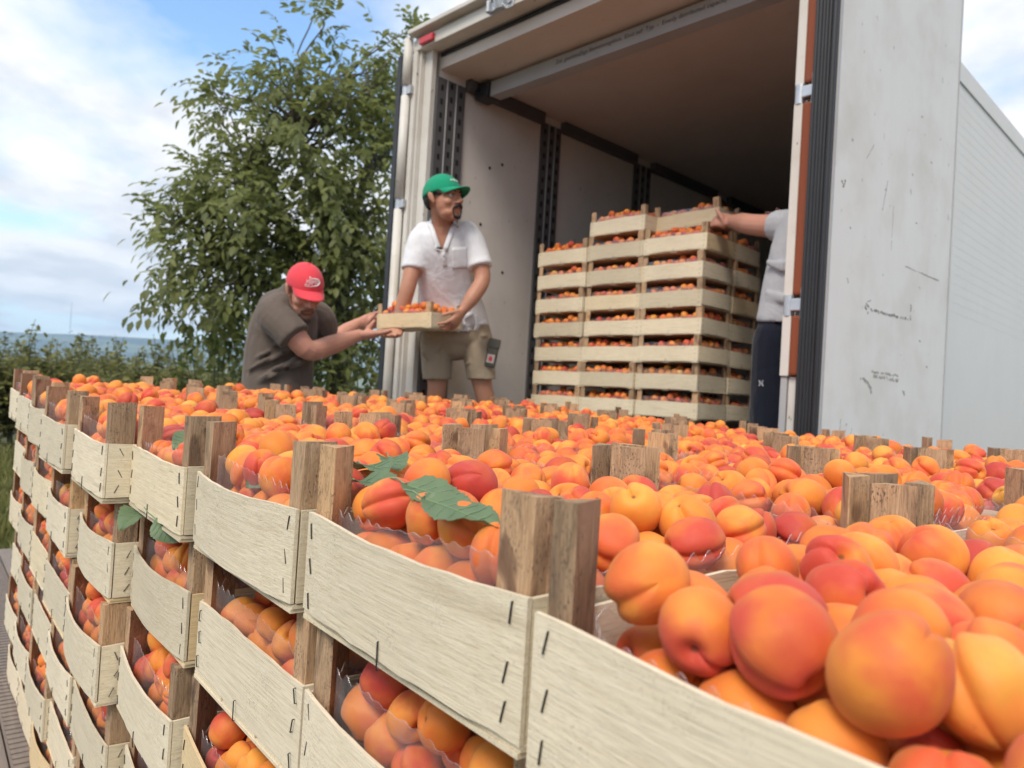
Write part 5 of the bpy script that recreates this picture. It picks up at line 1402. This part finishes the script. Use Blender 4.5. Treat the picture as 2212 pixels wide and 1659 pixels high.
def man_brown():
    A = at
    root = props(empty("person"), "man in red cap and brown shirt bending forward to hand over an apricot crate", "person")
    H = head_frame(A(657, 626, 3.60), CX * 0.50 + CB * 0.66 - CU * 0.56, CU * 0.80 + CX * 0.30 + CB * 0.42)
    bm = bmesh.new(); head_shells(bm, H, 1.08)
    limb(bm, [A(648, 628, 3.64), A(632, 645, 3.70), A(622, 664, 3.74)], [0.056, 0.060, 0.064])
    limb(bm, [A(625, 668, 3.74), A(612, 720, 3.77), A(602, 800, 3.80), A(600, 850, 3.80)], [(0.12, 0.10), (0.14, 0.12), (0.14, 0.12), (0.14, 0.12)], side=CX)
    wr, wl_ = A(776, 724, 3.94), A(772, 699, 4.20)
    limb(bm, [A(594, 676, 3.60), A(632, 720, 3.57), A(668, 757, 3.60), A(716, 745, 3.76), wr], [0.062, 0.057, 0.050, 0.050, 0.031])
    limb(bm, [A(688, 680, 3.86), A(704, 715, 3.93), A(716, 736, 4.00), A(744, 718, 4.10), wl_], [0.058, 0.052, 0.046, 0.044, 0.030])
    hand(bm, wr + CX * 0.012, A(836, 720, 4.04) - wr, hzv - CB * 0.15, -1, (0.10, 0.06, 0.06, 0.10), 0.2, 1.12, CX * 0.55 + CU * 0.75)
    hand(bm, wl_ + CX * 0.01, A(803, 692, 4.26) - wl_, hx * 0.9 - CB * 0.3 + hzv * 0.1, 1, (0.35, 0.35, 0.35, 0.35), 0.2, 1.08, CX * 0.5 + CU * 0.7)
    link("body", fuse("body", bm, 0.0052, SKIN2, 2), root)
    head_details(root, H)
    Hi = H.inverted()
    bm = bmesh.new(); hair_shell(bm, H); me = fuse("hair", bm, 0.006, GREY_HAIR, 2); cut(me, lambda c, n: (Hi @ c).y > 0.012 or (Hi @ c).z < -0.018); link("hair", me, root)
    bm = bmesh.new(); beard_shells(bm, H, True); link("beard", fuse("beard", bm, 0.0045, STUBBLE, 1), root)
    cap_parts(root, H, CAP_R, R(4), [("apetiu", 0.030, 0.06, 0.44), ("Club", 0.024, 0.26, 0.26)], True)
    bm = bmesh.new()
    limb(bm, [A(634, 641, 3.70), A(623, 670, 3.74), A(612, 715, 3.77), A(603, 770, 3.79), A(600, 830, 3.80), A(600, 860, 3.80)], [(0.075, 0.075), (0.145, 0.125), (0.165, 0.145), (0.168, 0.15), (0.172, 0.155), (0.175, 0.155)], n=20, side=CX)
    ell(bm, A(604, 668, 3.63), (0.078,) * 3); tube(bm, smooth_pts([A(600, 668, 3.62), A(592, 682, 3.59), A(618, 708, 3.56), A(637, 729, 3.55)]), smooth_val([0.075, 0.082, 0.078, 0.080]), 16); limb(bm, [A(668, 672, 3.84), A(690, 686, 3.87), A(700, 708, 3.91)], [0.07, 0.074, 0.070])
    for q in range(14):
        x, y = rng.uniform(560, 650), rng.uniform(700, 815); s = rng.uniform(25, 50)
        tube(bm, [A(x - s * .8, y + s * .45, 3.66), A(x, y, 3.615), A(x + s * .8, y - s * .35, 3.66)], [0.003, 0.010, 0.003], 8)
    me = fuse("shirt", bm, 0.0075, SHIRT_B, 3); bvp = px
    cut(me, lambda c, n: px(c)[1] > 870)
    sh = link("shirt", me, root); md = sh.modifiers.new("t", 'SOLIDIFY'); md.thickness = 0.004; md.offset = 1
    bm = bmesh.new(); tube(bm, [A(607, 640, 3.69), A(614, 631, 3.72), A(628, 630, 3.78), A(650, 640, 3.80)], [(0.020, 0.006)] * 4, 10); tube(bm, [A(607, 640, 3.69), A(622, 655, 3.62), A(640, 672, 3.60)], [(0.018, 0.006)] * 3, 10); link("collar", bm_me("collar", bm, SHIRT_B, True), root)
    bm = bmesh.new()
    limb(bm, [A(600, 840, 3.80), A(600, 880, 3.80)], [(0.165, 0.14), (0.165, 0.14)], side=CX)
    for x, z in ((570, 3.76), (632, 3.86)):
        p = [A(x, 880, z), A(x - 2, 1010, z - 0.03), A(x - 6, 1130, z)]; p[-1].z = BED + 0.07; p[1].z = (p[0].z + p[-1].z) / 2 + 0.03
        limb(bm, p, [0.095, 0.078, 0.065])
    link("trousers", fuse("trousers", bm, 0.009, TROUS, 3), root)
    for x, z in ((564, 3.76), (626, 3.86)):
        p = A(x, 1100, z); p.z = BED
        bm = bmesh.new(); tube(bm, [p + Vector((-0.05, 0.06, 0.04)), p + Vector((-0.01, 0.02, 0.055)), p + Vector((0.07, -0.04, 0.045)), p + Vector((0.16, -0.10, 0.03)), p + Vector((0.19, -0.12, 0.022))], [(0.034, 0.038), (0.042, 0.055), (0.046, 0.044), (0.046, 0.030), (0.028, 0.02)], 14, (0.5, 0.85, 0)); link("shoe", bm_me("shoe", bm, SHOE, True), root)
man_brown()

def man_grey():
    A = at
    root = props(empty("person"), "worker in grey tee and navy trackpants half hidden behind the truck's orange-edged post", "person")
    H = head_frame(A(1778, 400, 3.38), -CX * 0.75 - CB * 0.5 - CU * 0.15, CU)
    bm = bmesh.new(); head_shells(bm, H)
    limb(bm, [A(1778, 425, 3.40), A(1772, 460, 3.42)], [0.055, 0.07]); limb(bm, [A(1768, 470, 3.42), A(1752, 560, 3.43), A(1740, 690, 3.45)], [(0.13, 0.09), (0.14, 0.10), (0.14, 0.10)], side=CX)
    wr = A(1583, 478, 3.86)
    limb(bm, [A(1722, 488, 3.42), A(1672, 489, 3.56), A(1622, 485, 3.70), A(1606, 481, 3.78), wr], [0.058, 0.056, 0.052, 0.049, 0.034])
    hand(bm, wr, A(1548, 474, 3.93) - wr, -CX * 0.35 - CB * 0.85, 1, (0.45, 0.5, 0.5, 0.5), 0.3, 1.12, CU * 0.9 - CX * 0.45)
    limb(bm, [A(1800, 490, 3.60), A(1772, 520, 3.86), A(1720, 500, 4.05), A(1690, 480, 4.15)], [0.055, 0.05, 0.045, 0.03])
    hand(bm, A(1690, 480, 4.15), A(1650, 470, 4.22) - A(1690, 480, 4.15), -CB, -1, (0.4, 0.4, 0.4, 0.4))
    link("body", fuse("body", bm, 0.0055, SKIN2, 2), root); head_details(root, H)
    Hi = H.inverted(); bm = bmesh.new(); ell(bm, (0, -0.014, 0.040), (0.080, 0.100, 0.088), H); me = fuse("hair", bm, 0.007, HAIR, 2); cut(me, lambda c, n: (Hi @ c).y > 0.05 or (Hi @ c).z < -0.02); link("hair", me, root)
    bm = bmesh.new(); limb(bm, [A(1768, 462, 3.42), A(1762, 490, 3.42), A(1748, 560, 3.43), A(1735, 640, 3.44), A(1728, 700, 3.45)], [(0.11, 0.09), (0.165, 0.115), (0.178, 0.125), (0.188, 0.13), (0.196, 0.135)], n=20, side=CX)
    tube(bm, smooth_pts([A(1745, 484, 3.42), A(1712, 488, 3.44), A(1679, 489, 3.54)]), smooth_val([0.075, 0.074, 0.072]), 16)
    for q in range(6):
        y = rng.uniform(560, 680); tube(bm, [A(1655, y, 3.40), A(1690, y + rng.normal(6, 6), 3.335), A(1730, y + rng.normal(14, 8), 3.33)], [0.003, 0.010, 0.003], 8)
    me = fuse("shirt", bm, 0.0075, TEE_G, 3); cut(me, lambda c, n: px(c)[1] > 694); q = link("shirt", me, root); md = q.modifiers.new("t", 'SOLIDIFY'); md.thickness = 0.004; md.offset = 1
    bm = bmesh.new(); limb(bm, [A(1728, 670, 3.46), A(1722, 730, 3.47)], [(0.182, 0.125), (0.19, 0.135)], n=18, side=CX)
    for x, z in ((1668, 3.44), (1752, 3.52)):
        p = [A(x + 8, 735, z), A(x - 2, 880, z), A(x - 10, 1000, z)]; p[-1].z = FLOOR_Z + 0.07
        limb(bm, p, [(0.105, 0.105), (0.098, 0.10), (0.080, 0.085)], side=CX)
    me = fuse("trackpants", bm, 0.009, NAVY, 3); tp = link("trackpants", me, root)
    bm0 = bmesh.new(); bm0.from_mesh(me); bvh = BVHTree.FromBMesh(bm0); bm0.free(); bm = bmesh.new(); okp = True
    for cx0, sgn in ((1640, 1), (1649, -1)):      # two arcs back to back joined by a bar
        pts = []
        for t in np.linspace(-1, 1, 7):
            h = bvh.ray_cast(CAM, ray(cx0 + sgn * 2.6 * (1 - t * t), 828 + 6.0 * t).normalized())
            if h[0] is not None: pts.append(h[0] + h[1] * 0.002)
        if len(pts) > 3: tube(bm, pts, 0.0028, 6)
    link("leg_emblem", bm_me("leg_emblem", bm, simple("grey print", (0.45, 0.45, 0.46), 0.6)), tp)
    for x, z in ((1658, 3.44), (1742, 3.52)):
        p = A(x, 1010, z); p.z = FLOOR_Z
        bm = bmesh.new(); tube(bm, [p + Vector((0.05, -0.04, 0.04)), p + Vector((0.02, 0, 0.055)), p + Vector((-0.05, 0.06, 0.045)), p + Vector((-0.13, 0.13, 0.03)), p + Vector((-0.15, 0.15, 0.022))], [(0.034, 0.038), (0.042, 0.055), (0.046, 0.044), (0.046, 0.030), (0.028, 0.02)], 14, (0.7, 0.7, 0)); link("shoe", bm_me("shoe", bm, SHOE, True), root)
man_grey()
